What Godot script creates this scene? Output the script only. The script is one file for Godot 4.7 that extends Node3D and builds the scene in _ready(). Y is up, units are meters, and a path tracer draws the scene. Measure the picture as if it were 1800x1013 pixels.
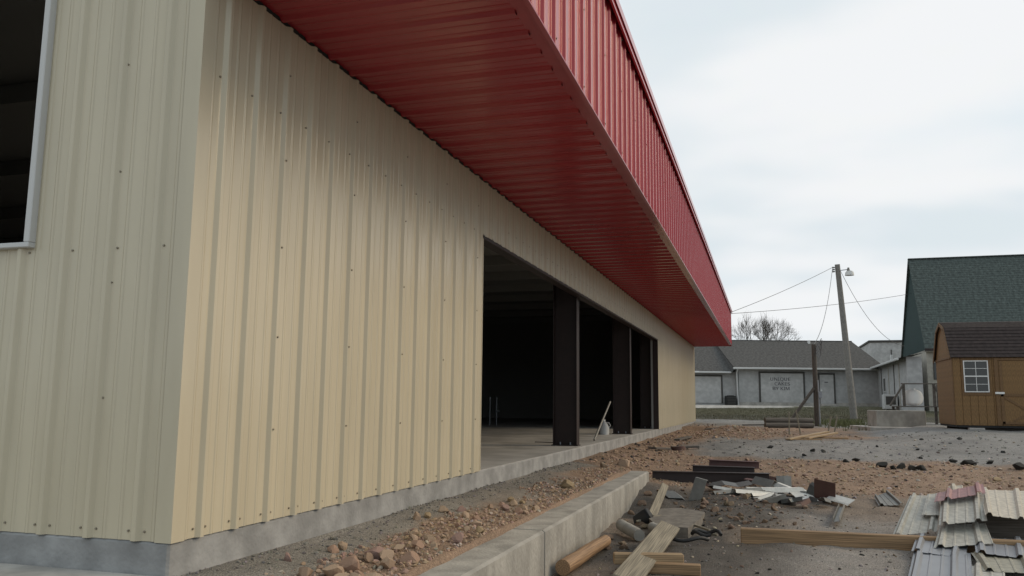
extends Node3D

# ---------------------------------------------------------------- mesh builder
class MB:
	var v := PackedVector3Array()
	var n := PackedVector3Array()
	var c := PackedColorArray()
	var ix := PackedInt32Array()
	var col := Color(1, 1, 1)
	func vert(p: Vector3, nn: Vector3) -> int:
		v.append(p); n.append(nn); c.append(col)
		return v.size() - 1
	func tri(a: Vector3, b: Vector3, d: Vector3) -> void:
		var nn := (b - a).cross(d - a).normalized()
		var i := vert(a, nn); vert(b, nn); vert(d, nn)
		ix.append_array([i, i + 2, i + 1])
	func quad(a: Vector3, b: Vector3, d: Vector3, e: Vector3) -> void:
		var nn := (d - a).cross(e - b).normalized()
		var i := vert(a, nn); vert(b, nn); vert(d, nn); vert(e, nn)
		ix.append_array([i, i + 2, i + 1, i, i + 3, i + 2])
	func quadn(a: Vector3, b: Vector3, d: Vector3, e: Vector3, na: Vector3, nb: Vector3) -> void:
		var i := vert(a, na); vert(b, nb); vert(d, nb); vert(e, na)
		ix.append_array([i, i + 2, i + 1, i, i + 3, i + 2])
	# chamfered box between lo and hi, in frame t
	func box(lo: Vector3, hi: Vector3, ch := 0.0, t := Transform3D()) -> void:
		var ce := (lo + hi) * 0.5
		var h := (hi - lo) * 0.5
		var k := minf(ch, minf(h.x, minf(h.y, h.z)) * 0.45)
		var ax := [Vector3(1, 0, 0), Vector3(0, 1, 0), Vector3(0, 0, 1)]
		for a in 3:
			for s in [-1.0, 1.0]:
				var w: Vector3 = ax[a] * s
				var u: Vector3 = ax[(a + 1) % 3] * s
				var r: Vector3 = ax[(a + 2) % 3]
				var p: Vector3 = ce + w * h[a]
				var hu: float = h[(a + 1) % 3] - k
				var hr: float = h[(a + 2) % 3] - k
				quad(t * (p - u * hu - r * hr), t * (p + u * hu - r * hr), t * (p + u * hu + r * hr), t * (p - u * hu + r * hr))
		if k > 0.0:
			for a in 3:
				var b := (a + 1) % 3
				var d := (a + 2) % 3
				for sa in [-1.0, 1.0]:
					for sb in [-1.0, 1.0]:
						var e: Vector3 = ax[d] * (h[d] - k)
						var p1: Vector3 = ce + ax[a] * sa * h[a] + ax[b] * sb * (h[b] - k)
						var p2: Vector3 = ce + ax[a] * sa * (h[a] - k) + ax[b] * sb * h[b]
						if sa * sb > 0:
							quad(t * (p1 - e), t * (p2 - e), t * (p2 + e), t * (p1 + e))
						else:
							quad(t * (p1 + e), t * (p2 + e), t * (p2 - e), t * (p1 - e))
			for sx in [-1.0, 1.0]:
				for sy in [-1.0, 1.0]:
					for sz in [-1.0, 1.0]:
						var s := Vector3(sx, sy, sz)
						var q := h - Vector3(k, k, k)
						var a1 := ce + s * Vector3(h.x, q.y, q.z)
						var b1 := ce + s * Vector3(q.x, h.y, q.z)
						var d1 := ce + s * Vector3(q.x, q.y, h.z)
						if sx * sy * sz > 0: tri(t * a1, t * b1, t * d1)
						else: tri(t * a1, t * d1, t * b1)
	func tube(pts: Array, rad: Array, sides := 8, caps := true) -> void:
		var rings := []
		var up := Vector3.UP
		for i in pts.size():
			var d: Vector3 = (pts[min(i + 1, pts.size() - 1)] - pts[max(i - 1, 0)]).normalized()
			if absf(d.dot(up)) > 0.95: up = Vector3.RIGHT
			var s := d.cross(up).normalized()
			up = s.cross(d).normalized()
			var ring := []
			for k in sides:
				var a := TAU * k / sides
				var o := s * cos(a) + up * sin(a)
				ring.append(vert(pts[i] + o * rad[i], o))
			rings.append(ring)
		for i in pts.size() - 1:
			for k in sides:
				var k2 := (k + 1) % sides
				var a: int = rings[i][k]; var b: int = rings[i][k2]; var d2: int = rings[i + 1][k2]; var e: int = rings[i + 1][k]
				ix.append_array([a, b, d2, a, d2, e])
		if caps:
			for en in [0, pts.size() - 1]:
				var d: Vector3 = (pts[1] - pts[0]) if en == 0 else (pts[pts.size() - 1] - pts[pts.size() - 2])
				var nn: Vector3 = -d.normalized() if en == 0 else d.normalized()
				var ci := vert(pts[en], nn)
				var base := v.size()
				for k in sides: vert(v[rings[en][k]], nn)
				for k in sides:
					var k2 := (k + 1) % sides
					if en == 0: ix.append_array([ci, base + k2, base + k])
					else: ix.append_array([ci, base + k, base + k2])
	func mesh() -> ArrayMesh:
		var arr := []
		arr.resize(Mesh.ARRAY_MAX)
		arr[Mesh.ARRAY_VERTEX] = v
		arr[Mesh.ARRAY_NORMAL] = n
		arr[Mesh.ARRAY_COLOR] = c
		arr[Mesh.ARRAY_INDEX] = ix
		var m := ArrayMesh.new()
		m.add_surface_from_arrays(Mesh.PRIMITIVE_TRIANGLES, arr)
		return m

var M := {}
var T := {}
var used := {}
var rng := RandomNumberGenerator.new()
var nz := FastNoiseLite.new()
var nf := FastNoiseLite.new()

func numbered(s: String) -> String:
	if not used.has(s):
		used[s] = 0
		return s
	used[s] += 1
	return "%s_%03d" % [s, used[s]]

func tag(o: Node, label: String, category: String, group := "") -> void:
	o.set_meta("label", label); o.set_meta("category", category)
	if group != "": o.set_meta("group", group)

func thing(called: String, label: String, category: String, at := Vector3.ZERO, turn := 0.0, group := "") -> Node3D:
	var o := Node3D.new()
	o.name = numbered(called)
	add_child(o)
	o.position = at; o.rotation.y = turn
	tag(o, label, category, group)
	return o

func part(called: String, mb, mat: Material, parent: Node3D, tr := Transform3D()) -> MeshInstance3D:
	var o := MeshInstance3D.new()
	o.mesh = mb.mesh() if mb is MB else mb
	o.material_override = mat
	o.name = called
	parent.add_child(o, true)
	o.transform = tr
	return o

func solo(called: String, mb, mat: Material, label: String, category: String, tr := Transform3D(), group := "") -> MeshInstance3D:
	var o := MeshInstance3D.new()
	o.mesh = mb.mesh() if mb is MB else mb
	o.material_override = mat
	o.name = numbered(called)
	add_child(o)
	o.transform = tr
	tag(o, label, category, group)
	return o

func struct(called: String, mb, mat: Material, tr := Transform3D()) -> MeshInstance3D:
	var o := MeshInstance3D.new()
	o.mesh = mb.mesh() if mb is MB else mb
	o.material_override = mat
	o.name = numbered(called)
	add_child(o)
	o.transform = tr
	o.set_meta("kind", "structure")
	return o

func bx(lo: Vector3, hi: Vector3, ch := 0.0) -> MB:
	var m := MB.new(); m.box(lo, hi, ch); return m

# frame at a whose x axis runs to b, z axis rolled about it
func along(a: Vector3, b: Vector3, roll := 0.0) -> Transform3D:
	var x := (b - a).normalized()
	var z := x.cross(Vector3.UP).normalized()
	var y := z.cross(x).normalized()
	var t := Transform3D(Basis(x, y, z), a)
	return t * Transform3D(Basis(Vector3.RIGHT, roll), Vector3.ZERO)

# ---------------------------------------------------------------- materials
func lin(r: float, g: float, b: float) -> Color:
	return Color(r, g, b).linear_to_srgb()

func noise_img(sd: int, freq: float, oct: int, kind := FastNoiseLite.TYPE_SIMPLEX_SMOOTH, size := 512) -> Image:
	var f := FastNoiseLite.new()
	f.seed = sd; f.frequency = freq; f.noise_type = kind
	f.fractal_type = FastNoiseLite.FRACTAL_FBM if oct > 1 else FastNoiseLite.FRACTAL_NONE
	f.fractal_octaves = oct
	var im := f.get_seamless_image(size, size)
	im.convert(Image.FORMAT_L8)
	return im

func tex_mix(a: Image, b: Image, wa: float, wb: float, lo: float, hi: float, thr := -1.0) -> ImageTexture:
	var da := a.get_data()
	var db := b.get_data()
	var out := PackedByteArray()
	out.resize(da.size())
	for i in da.size():
		var s := (da[i] * wa + db[i] * wb) / 255.0
		s = clampf(s, 0.0, 1.0)
		if thr >= 0.0: s = smoothstep(thr, 1.0 - thr, s)
		out[i] = int(255.0 * (lo + (hi - lo) * s))
	var im := Image.create_from_data(a.get_width(), a.get_height(), false, Image.FORMAT_L8, out)
	im.convert(Image.FORMAT_RGB8)
	im.generate_mipmaps()
	return ImageTexture.create_from_image(im)

func nrm(im: Image, k: float) -> ImageTexture:
	var c := im.duplicate() as Image
	c.convert(Image.FORMAT_RGBA8)
	c.bump_map_to_normal_map(k)
	return ImageTexture.create_from_image(c)

func mat(col: Color, rough := 0.8, metal := 0.0, tex: Texture2D = null, sc := Vector3.ONE, world := true, normal: Texture2D = null, ns := 1.0) -> StandardMaterial3D:
	var m := StandardMaterial3D.new()
	m.albedo_color = col
	m.roughness = rough
	m.metallic = metal
	if tex or normal:
		m.uv1_triplanar = true
		m.uv1_world_triplanar = world
		m.uv1_scale = sc
	if tex: m.albedo_texture = tex
	if normal:
		m.normal_enabled = true
		m.normal_texture = normal
		m.normal_scale = ns
	return m

func make_materials() -> void:
	var fine := noise_img(1, 0.12, 3)
	var mid := noise_img(2, 0.02, 5)
	var coarse := noise_img(3, 0.006, 4)
	var cell := noise_img(4, 0.07, 1, FastNoiseLite.TYPE_CELLULAR)
	var streak := noise_img(7, 0.03, 4)
	T.fine = tex_mix(fine, mid, 0.6, 0.4, 0.55, 1.0, 0.2)
	T.blotch = tex_mix(mid, coarse, 0.6, 0.4, 0.86, 1.0, 0.1)
	T.conc = tex_mix(mid, coarse, 0.4, 0.6, 0.80, 1.0, 0.15)
	T.gravel = tex_mix(fine, cell, 0.75, 0.35, 0.64, 1.0, 0.15)
	T.wood = tex_mix(streak, mid, 0.85, 0.15, 0.66, 1.0, 0.12)
	T.paint = tex_mix(coarse, streak, 0.7, 0.3, 0.95, 1.0, 0.1)
	T.shing = tex_mix(fine, mid, 0.5, 0.5, 0.6, 1.0, 0.2)
	T.stain = tex_mix(mid, fine, 0.7, 0.3, 0.80, 1.0, 0.15)
	T.n_gravel = nrm(fine, 6.0)
	T.n_fine = nrm(fine, 2.0)
	T.n_mid = nrm(mid, 3.0)
	T.n_soft = nrm(coarse, 4.0)
	M.tan = mat(lin(0.575, 0.512, 0.378), 0.23, 0.0, T.paint, Vector3(0.6, 0.08, 0.6), true, T.n_soft, 0.22)
	M.tan_trim = mat(lin(0.575, 0.512, 0.378), 0.25, 0.0, T.paint, Vector3(0.5, 0.1, 0.5))
	M.red = mat(lin(0.38, 0.034, 0.044), 0.2, 0.0, T.paint, Vector3(0.5, 0.1, 0.5), true, T.n_soft, 0.15)
	M.red_trim = mat(lin(0.38, 0.034, 0.044), 0.14, 0.0)
	M.red_trim.metallic_specular = 0.6
	M.red.metallic_specular = 0.5
	M.screw = mat(lin(0.24, 0.21, 0.16), 0.45, 0.2)
	M.white_trim = mat(lin(0.55, 0.55, 0.54), 0.45)
	M.conc = mat(lin(0.365, 0.366, 0.362), 0.9, 0.0, T.conc, Vector3(0.45, 0.45, 0.45), true, T.n_fine, 0.35)
	M.conc_wall = mat(lin(0.42, 0.40, 0.36), 0.92, 0.0, T.conc, Vector3(0.5, 0.3, 0.5), true, T.n_fine, 0.4)
	M.floor = mat(lin(0.46, 0.455, 0.435), 0.6, 0.0, T.conc, Vector3(0.2, 0.2, 0.2))
	M.pad = mat(lin(0.50, 0.47, 0.43), 0.9, 0.0, T.conc, Vector3(0.5, 0.5, 0.5))
	M.steel = mat(lin(0.030, 0.017, 0.015), 0.5, 0.1, T.blotch, Vector3(0.7, 0.7, 0.7))
	M.primer = mat(lin(0.12, 0.055, 0.05), 0.6, 0.0, T.blotch, Vector3(0.9, 0.9, 0.9))
	M.inner = mat(lin(0.30, 0.30, 0.285), 0.7, 0.0)
	M.inner_light = mat(lin(0.30, 0.30, 0.285), 0.6, 0.0)
	M.ground = mat(Color(1, 1, 1), 0.97, 0.0, T.gravel, Vector3(1.1, 1.1, 1.1), true, T.n_gravel, 0.8)
	M.ground.vertex_color_use_as_albedo = true
	M.rock = mat(Color(1, 1, 1), 0.95, 0.0, T.fine, Vector3(3, 3, 3), false, T.n_fine, 0.6)
	M.rock.vertex_color_use_as_albedo = true
	M.pine = mat(lin(0.42, 0.27, 0.145), 0.75, 0.0, T.wood, Vector3(0.09, 7, 7), false)
	M.pine_grey = mat(lin(0.36, 0.315, 0.235), 0.85, 0.0, T.wood, Vector3(0.09, 7, 7), false)
	M.pine_new = mat(lin(0.50, 0.35, 0.20), 0.7, 0.0, T.wood, Vector3(0.09, 7, 7), false)
	M.log = mat(lin(0.44, 0.27, 0.145), 0.7, 0.0, T.wood, Vector3(0.1, 6, 6), false)
	M.old_wood = mat(lin(0.17, 0.15, 0.13), 0.9, 0.0, T.wood, Vector3(0.09, 6, 6), false)
	M.pole = mat(lin(0.34, 0.325, 0.30), 0.9, 0.0, T.wood, Vector3(5, 0.3, 5), false)
	M.pole_dark = mat(lin(0.13, 0.11, 0.092), 0.9, 0.0, T.wood, Vector3(5, 0.3, 5), false)
	M.shed = mat(lin(0.295, 0.168, 0.064), 0.75, 0.0, T.wood, Vector3(8, 0.5, 8), true)
	M.shed_trim = mat(lin(0.235, 0.132, 0.055), 0.75, 0.0, T.wood, Vector3(8, 0.5, 8), true)
	M.shed_roof = mat(lin(0.060, 0.043, 0.040), 0.95, 0.0, T.shing, Vector3(0.7, 0.7, 0.7), true, T.n_fine, 0.5)
	M.green_roof = mat(lin(0.112, 0.138, 0.128), 0.95, 0.0, T.shing, Vector3(0.5, 0.5, 0.5), true, T.n_fine, 0.5)
	M.green = mat(lin(0.012, 0.040, 0.038), 0.9, 0.0, T.blotch, Vector3(0.4, 0.4, 0.4))
	M.grey_roof = mat(lin(0.148, 0.143, 0.138), 0.95, 0.0, T.shing, Vector3(0.5, 0.5, 0.5), true, T.n_fine, 0.5)
	M.grey_wall = mat(lin(0.47, 0.465, 0.46), 0.85, 0.0, T.blotch, Vector3(0.3, 0.3, 0.3))
	M.grey_door = mat(lin(0.54, 0.53, 0.52), 0.8, 0.0, T.blotch, Vector3(0.3, 0.3, 0.3))
	M.dark_trim = mat(lin(0.07, 0.065, 0.06), 0.8)
	M.cream = mat(lin(0.46, 0.43, 0.37), 0.85, 0.0, T.blotch, Vector3(0.4, 0.4, 0.4))
	M.black = mat(lin(0.02, 0.02, 0.02), 0.8)
	M.rubber = mat(lin(0.018, 0.018, 0.018), 0.6)
	M.white = mat(lin(0.72, 0.72, 0.70), 0.5)
	M.glass = mat(lin(0.03, 0.035, 0.035), 0.08)
	M.galv = mat(lin(0.27, 0.285, 0.31), 0.42, 0.3, T.paint, Vector3(0.8, 0.8, 0.8))
	M.sheet_grey = mat(lin(0.47, 0.455, 0.40), 0.5, 0.0, T.stain, Vector3(1.3, 1.3, 1.3))
	M.sheet_tan = mat(lin(0.56, 0.50, 0.40), 0.5, 0.0, T.stain, Vector3(1.3, 1.3, 1.3))
	M.sheet_olive = mat(lin(0.36, 0.34, 0.26), 0.5, 0.0, T.stain, Vector3(1.3, 1.3, 1.3))
	M.sheet_dark = mat(lin(0.12, 0.125, 0.12), 0.5, 0.0, T.stain, Vector3(1.3, 1.3, 1.3))
	M.sheet_pink = mat(lin(0.36, 0.17, 0.165), 0.5, 0.0, T.stain, Vector3(1.3, 1.3, 1.3))
	M.scrap_white = mat(lin(0.72, 0.71, 0.66), 0.5, 0.0, T.blotch, Vector3(1.5, 1.5, 1.5))
	M.scrap_grey = mat(lin(0.25, 0.245, 0.225), 0.55, 0.2, T.blotch, Vector3(1.5, 1.5, 1.5))
	M.scrap_rust = mat(lin(0.115, 0.058, 0.046), 0.75, 0.0, T.blotch, Vector3(1.5, 1.5, 1.5))
	M.wire = mat(lin(0.10, 0.10, 0.105), 0.6)
	M.bark = mat(lin(0.085, 0.075, 0.065), 0.95)
	M.grass = mat(Color(1, 1, 1), 0.9)
	M.grass.vertex_color_use_as_albedo = true
	M.grass.cull_mode = BaseMaterial3D.CULL_DISABLED
	M.dirty = mat(lin(0.235, 0.21, 0.18), 0.95, 0.0, T.conc, Vector3(1.5, 1.5, 1.5), true, T.n_fine, 0.5)
	M.jug = mat(lin(0.42, 0.43, 0.43), 0.4)
	M.ink = mat(lin(0.10, 0.10, 0.11), 0.8)

# ---------------------------------------------------------------- ribbed sheet metal
# profile points (x, z) over one pitch of 0.3048
func profile(w: float, x0 := 0.0, depth := 0.026, minor := true) -> PackedVector2Array:
	var p := PackedVector2Array()
	var one := [Vector2(0.0, 0), Vector2(0.118, 0), Vector2(0.138, depth), Vector2(0.166, depth), Vector2(0.186, 0)]
	if minor:
		one = [Vector2(0.0, 0), Vector2(0.036, 0), Vector2(0.042, 0.0045), Vector2(0.056, 0.0045), Vector2(0.062, 0), Vector2(0.118, 0), Vector2(0.138, depth), Vector2(0.166, depth), Vector2(0.186, 0), Vector2(0.242, 0), Vector2(0.248, 0.0045), Vector2(0.262, 0.0045), Vector2(0.268, 0)]
	var k := floori(x0 / 0.3048)
	p.append(Vector2(0, 0))
	while k * 0.3048 - x0 < w:
		for q: Vector2 in one:
			var xx := q.x + k * 0.3048 - x0
			if xx > 0.002 and xx < w - 0.002: p.append(Vector2(xx, q.y))
		k += 1
	p.append(Vector2(w, 0))
	return p

func ribbed(pr: PackedVector2Array, length: float, r := 0.004) -> MB:
	var m := MB.new()
	var nn := []
	for i in pr.size() - 1:
		var d := (pr[i + 1] - pr[i]).normalized()
		nn.append(Vector3(-d.y, 0, d.x))
	for i in pr.size() - 1:
		var d := (pr[i + 1] - pr[i])
		var l := d.length()
		var k := minf(r, l * 0.35)
		d /= l
		var a := pr[i] + d * (k if i > 0 else 0.0)
		var b := pr[i + 1] - d * (k if i < pr.size() - 2 else 0.0)
		m.quadn(Vector3(a.x, 0, a.y), Vector3(b.x, 0, b.y), Vector3(b.x, length, b.y), Vector3(a.x, length, a.y), nn[i], nn[i])
		if i < pr.size() - 2:
			var d2 := pr[i + 2] - pr[i + 1]
			var k2 := minf(r, d2.length() * 0.35)
			var e := pr[i + 1] + d2.normalized() * k2
			m.quadn(Vector3(b.x, 0, b.y), Vector3(e.x, 0, e.y), Vector3(e.x, length, e.y), Vector3(b.x, length, b.y), nn[i], nn[i + 1])
	return m

# sheet of scrap panel spanned by four corners (back left, back right, front right, front left)
func scrap_sheet(c: Array, wide: float, x0: float, depth := 0.03) -> MB:
	var ce: Vector3 = (c[0] + c[1] + c[2] + c[3]) * 0.25
	var nn: Vector3 = ((c[2] - c[0]) as Vector3).cross(c[1] - c[3]).normalized()
	if nn.y < 0: nn = -nn
	var pr := profile(wide, x0, depth, true)
	var m := MB.new()
	var fine := PackedVector2Array()
	for q in pr: fine.append(q)
	var rows := 6
	for j in rows:
		for i in fine.size() - 1:
			var pts := []
			for o in [[i, j + 1], [i + 1, j + 1], [i + 1, j], [i, j]]:
				var q: Vector2 = fine[o[0]]
				var u := q.x / wide
				var t: float = o[1] / float(rows)
				if o[1] == rows: t += nz.get_noise_2d(u * 60.0, ce.x * 90.0) * 0.018
				if o[1] == 0: t += nz.get_noise_2d(u * 60.0, ce.z * 90.0) * 0.018
				var a: Vector3 = (c[0] as Vector3).lerp(c[1], u)
				var b: Vector3 = (c[3] as Vector3).lerp(c[2], u)
				var bend := sin(t * PI) * 0.012 * nz.get_noise_2d(ce.x * 100, ce.z * 70)
				pts.append(a.lerp(b, t) + nn * (q.y + bend) - ce)
			m.quad(pts[0], pts[1], pts[2], pts[3])
	# turned edge: a thin return along the cut front edge keeps a visible thickness
	for i in fine.size() - 1:
		for s in [0]:
			var u1 := fine[i].x / wide
			var u2 := fine[i + 1].x / wide
			var p1: Vector3 = (c[3] as Vector3).lerp(c[2], u1) + nn * fine[i].y - ce
			var p2: Vector3 = (c[3] as Vector3).lerp(c[2], u2) + nn * fine[i + 1].y - ce
			m.quad(p1 - nn * 0.003, p2 - nn * 0.003, p2, p1)
	return m

# ---------------------------------------------------------------- terrain
const ZT := [[60.0, 0.12], [-5.0, 0.11], [-9.0, 0.13], [-12.0, 0.19], [-16.0, 0.38], [-20.0, 0.55], [-24.0, 0.64], [-31.0, 0.68], [-42.0, 0.75], [-46.0, 0.98], [-50.0, 1.22], [-56.0, 1.41], [-900.0, 1.43]]
func hz(z: float) -> float:
	for i in ZT.size() - 1:
		if z <= ZT[i][0] and z >= ZT[i + 1][0]:
			return lerpf(ZT[i][1], ZT[i + 1][1], (ZT[i][0] - z) / (ZT[i][0] - ZT[i + 1][0]))
	return 0.12

func gh(x: float, z: float) -> float:
	var r := hz(z) + 0.16 * smoothstep(2.5, 5.0, x) * smoothstep(-17.0, -23.0, z) * (1.0 - smoothstep(-30.0, -40.0, z))
	var bump := nz.get_noise_2d(x * 60, z * 60) * 0.05 + nz.get_noise_2d(x * 240, z * 240) * 0.022
	var l := 0.60 - 0.08 * smoothstep(-2.9, -2.0, x)
	if x < -2.88: bump = 0.0
	if z > -12.6:
		if x < -1.86:
			if z > -3.4: l = lerpf(l, 0.5, smoothstep(-3.4, -2.0, z))
			return l + bump * 0.7
		var rub := 0.10 * exp(-pow((x + 0.45) / 0.5, 2) - pow((z + 11.4) / 1.0, 2)) + 0.16 * smoothstep(-0.9, -1.75, x) * smoothstep(-10.0, -12.4, z)
		return r + bump + rub
	if z < -30.0: l = maxf(0.60, r)
	var t := smoothstep(-2.6, -0.9, x)
	var pile := 0.16 * exp(-pow((x + 1.0) / 0.75, 2) - pow((z + 26.5) / 1.6, 2))
	if z < -40.0: bump *= 0.6
	if x < -2.95: return minf(lerpf(l, r, t), 0.6) if z > -36.0 else lerpf(l, r, t)
	return lerpf(l, r, t) + bump + pile

func mixc(a: Color, b: Color, t: float) -> Color:
	return a.lerp(b, clampf(t, 0, 1))

func gcol(x: float, z: float) -> Color:
	var red := Color(0.40, 0.275, 0.19)
	var grey := Color(0.34, 0.325, 0.305)
	var mud := Color(0.34, 0.315, 0.275)
	var brown := Color(0.35, 0.285, 0.225)
	var dark := Color(0.105, 0.095, 0.085)
	var w := nz.get_noise_2d(x * 25 + 300, z * 25) * 0.8 + nz.get_noise_2d(x * 110, z * 110 + 70) * 0.5
	var w2 := nz.get_noise_2d(x * 45 - 500, z * 45 + 90) * 0.9
	var c: Color
	if x < -1.86 and z > -12.6:
		var t := smoothstep(-2.62, -2.38, x + w * 0.28)
		t *= 1.0 - 0.85 * smoothstep(-6.6, -7.6, z + w) * (1.0 - smoothstep(-9.3, -10.6, z + w)) * (1.0 - smoothstep(-2.3, -2.0, x))
		c = mixc(mud, red, t)
	elif z > -40.0:
		# red dirt and grey gravel in patches
		var near := smoothstep(-13.2, -12.0, z + w * 0.6)
		var strip := smoothstep(-16.9, -17.9, z + w * 0.8) * (1.0 - smoothstep(-22.6 , -24.0, z + w * 1.2) * (1.0 - smoothstep(2.0, 3.2, x + w)))
		strip *= smoothstep(-2.0, -1.1, x + w * 0.5)
		c = mixc(red, grey, strip)
		c = mixc(c, grey.darkened(0.1), smoothstep(-30.0, -33.0, z + w))
		c = mixc(c, brown, near * 0.85)
		var d := smoothstep(0.05, 0.45, w2 + 0.22 + 0.35 * smoothstep(0.3, -0.9, x)) * near
		c = mixc(c, dark, d * 0.9)
		var g := smoothstep(-0.3, 0.6, x + w * 0.4) * smoothstep(-11.4, -10.4, z + w * 0.4)
		c = mixc(c, Color(0.43, 0.40, 0.365), g * 0.85)
	else:
		var gr := Color(0.155, 0.148, 0.085)
		var dd := Color(0.10, 0.092, 0.065)
		c = mixc(grey.darkened(0.1), dd, smoothstep(-41.0, -42.0, z + w * 0.6))
		c = mixc(c, gr, smoothstep(-45.0, -46.5, z + w))
	return c * (1.0 + 0.16 * nz.get_noise_2d(x * 420, z * 420) + 0.28 * w2)

func axis(segs: Array) -> PackedFloat32Array:
	var o := PackedFloat32Array()
	for s in segs:
		var x: float = s[0]
		while x < s[1] - 0.0001:
			o.append(x)
			x += s[2]
	o.append(segs[segs.size() - 1][1])
	return o

func make_ground() -> void:
	var xs := axis([[-300.0, -20.0, 40.0], [-20.0, -3.5, 3.0], [-3.5, -2.9, 0.1], [-2.9, -1.98, 0.04], [-1.98, -1.74, 0.24], [-1.74, 3.5, 0.045], [3.5, 9.0, 0.14], [9.0, 20.0, 1.0], [20.0, 320.0, 50.0]])
	var zs := axis([[-600.0, -80.0, 65.0], [-80.0, -58.0, 2.0], [-58.0, -40.0, 0.4], [-40.0, -24.0, 0.16], [-24.0, -14.0, 0.09], [-14.0, -12.6, 0.07], [-12.6, -4.0, 0.05], [-4.0, 2.0, 0.3], [2.0, 92.0, 15.0]])
	var m := MB.new()
	var nx := xs.size()
	for z in zs:
		for x in xs:
			m.col = gcol(x, z)
			m.vert(Vector3(x, gh(x, z), z), Vector3.UP)
	for j in zs.size():
		for i in nx:
			var l := m.v[j * nx + maxi(i - 1, 0)]
			var r := m.v[j * nx + mini(i + 1, nx - 1)]
			var u := m.v[maxi(j - 1, 0) * nx + i]
			var d := m.v[mini(j + 1, zs.size() - 1) * nx + i]
			m.n[j * nx + i] = (d - u).cross(r - l).normalized()
	for j in zs.size() - 1:
		for i in nx - 1:
			var a := j * nx + i
			m.ix.append_array([a, a + 1, a + nx + 1, a, a + nx + 1, a + nx])
	struct("ground", m, M.ground)

func rock_mesh(sd: int, jag := 0.32) -> ArrayMesh:
	var r2 := RandomNumberGenerator.new()
	r2.seed = sd
	var t := (1.0 + sqrt(5.0)) / 2.0
	var vs := [Vector3(-1, t, 0), Vector3(1, t, 0), Vector3(-1, -t, 0), Vector3(1, -t, 0), Vector3(0, -1, t), Vector3(0, 1, t), Vector3(0, -1, -t), Vector3(0, 1, -t), Vector3(t, 0, -1), Vector3(t, 0, 1), Vector3(-t, 0, -1), Vector3(-t, 0, 1)]
	var fs := [[0, 11, 5], [0, 5, 1], [0, 1, 7], [0, 7, 10], [0, 10, 11], [1, 5, 9], [5, 11, 4], [11, 10, 2], [10, 7, 6], [7, 1, 8], [3, 9, 4], [3, 4, 2], [3, 2, 6], [3, 6, 8], [3, 8, 9], [4, 9, 5], [2, 4, 11], [6, 2, 10], [8, 6, 7], [9, 8, 1]]
	var f := FastNoiseLite.new()
	f.seed = sd; f.frequency = 0.9
	# cut planes give broken facets
	var cuts := []
	for k in 11:
		cuts.append([Vector3(r2.randf_range(-1, 1), r2.randf_range(-1, 1), r2.randf_range(-1, 1)).normalized(), r2.randf_range(0.45, 0.8)])
	var q := func(p: Vector3) -> Vector3:
		p = p.normalized()
		p *= 1.0 + jag * f.get_noise_3dv(p * 1.3)
		for cc in cuts:
			var d := p.dot(cc[0])
			if d > cc[1]: p -= cc[0] * (d - cc[1])
		return p * Vector3(1.0, 0.72, 0.85)
	var m := MB.new()
	for fc in fs:
		var a: Vector3 = vs[fc[0]]; var b: Vector3 = vs[fc[1]]; var d: Vector3 = vs[fc[2]]
		var ab := (a.normalized() + b.normalized()); var bd := (b.normalized() + d.normalized()); var da := (d.normalized() + a.normalized())
		for tr in [[a, ab, da], [b, bd, ab], [d, da, bd], [ab, bd, da]]:
			m.tri(q.call(tr[0]), q.call(tr[1]), q.call(tr[2]))
	return m.mesh()

func rubble(called: String, label: String, mesh: ArrayMesh, spots: Array) -> void:
	var mm := MultiMesh.new()
	mm.transform_format = MultiMesh.TRANSFORM_3D
	mm.use_colors = true
	mm.mesh = mesh
	mm.instance_count = spots.size()
	for i in spots.size():
		mm.set_instance_transform(i, spots[i][0])
		mm.set_instance_color(i, spots[i][1])
	var o := MultiMeshInstance3D.new()
	o.multimesh = mm
	o.material_override = M.rock
	o.name = numbered(called)
	add_child(o)
	tag(o, label, "rubble")
	o.set_meta("kind", "stuff")

func spot(x: float, z: float, s: float, flat := 1.0, sink := 0.25) -> Transform3D:
	var b := Basis.from_euler(Vector3(rng.randf_range(-0.4, 0.4), rng.randf() * TAU, rng.randf_range(-0.4, 0.4)))
	b = b.scaled_local(Vector3(s * rng.randf_range(0.8, 1.3), s * flat * rng.randf_range(0.7, 1.1), s * rng.randf_range(0.7, 1.1)))
	return Transform3D(b, Vector3(x, gh(x, z) + s * flat * (0.7 - sink * 2.0), z))

func tone(c: Color, k := 0.25) -> Color:
	var f := 1.0 + rng.randf_range(-k, k)
	return Color(c.r * f, c.g * f * rng.randf_range(0.92, 1.08), c.b * f * rng.randf_range(0.88, 1.12))

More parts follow.
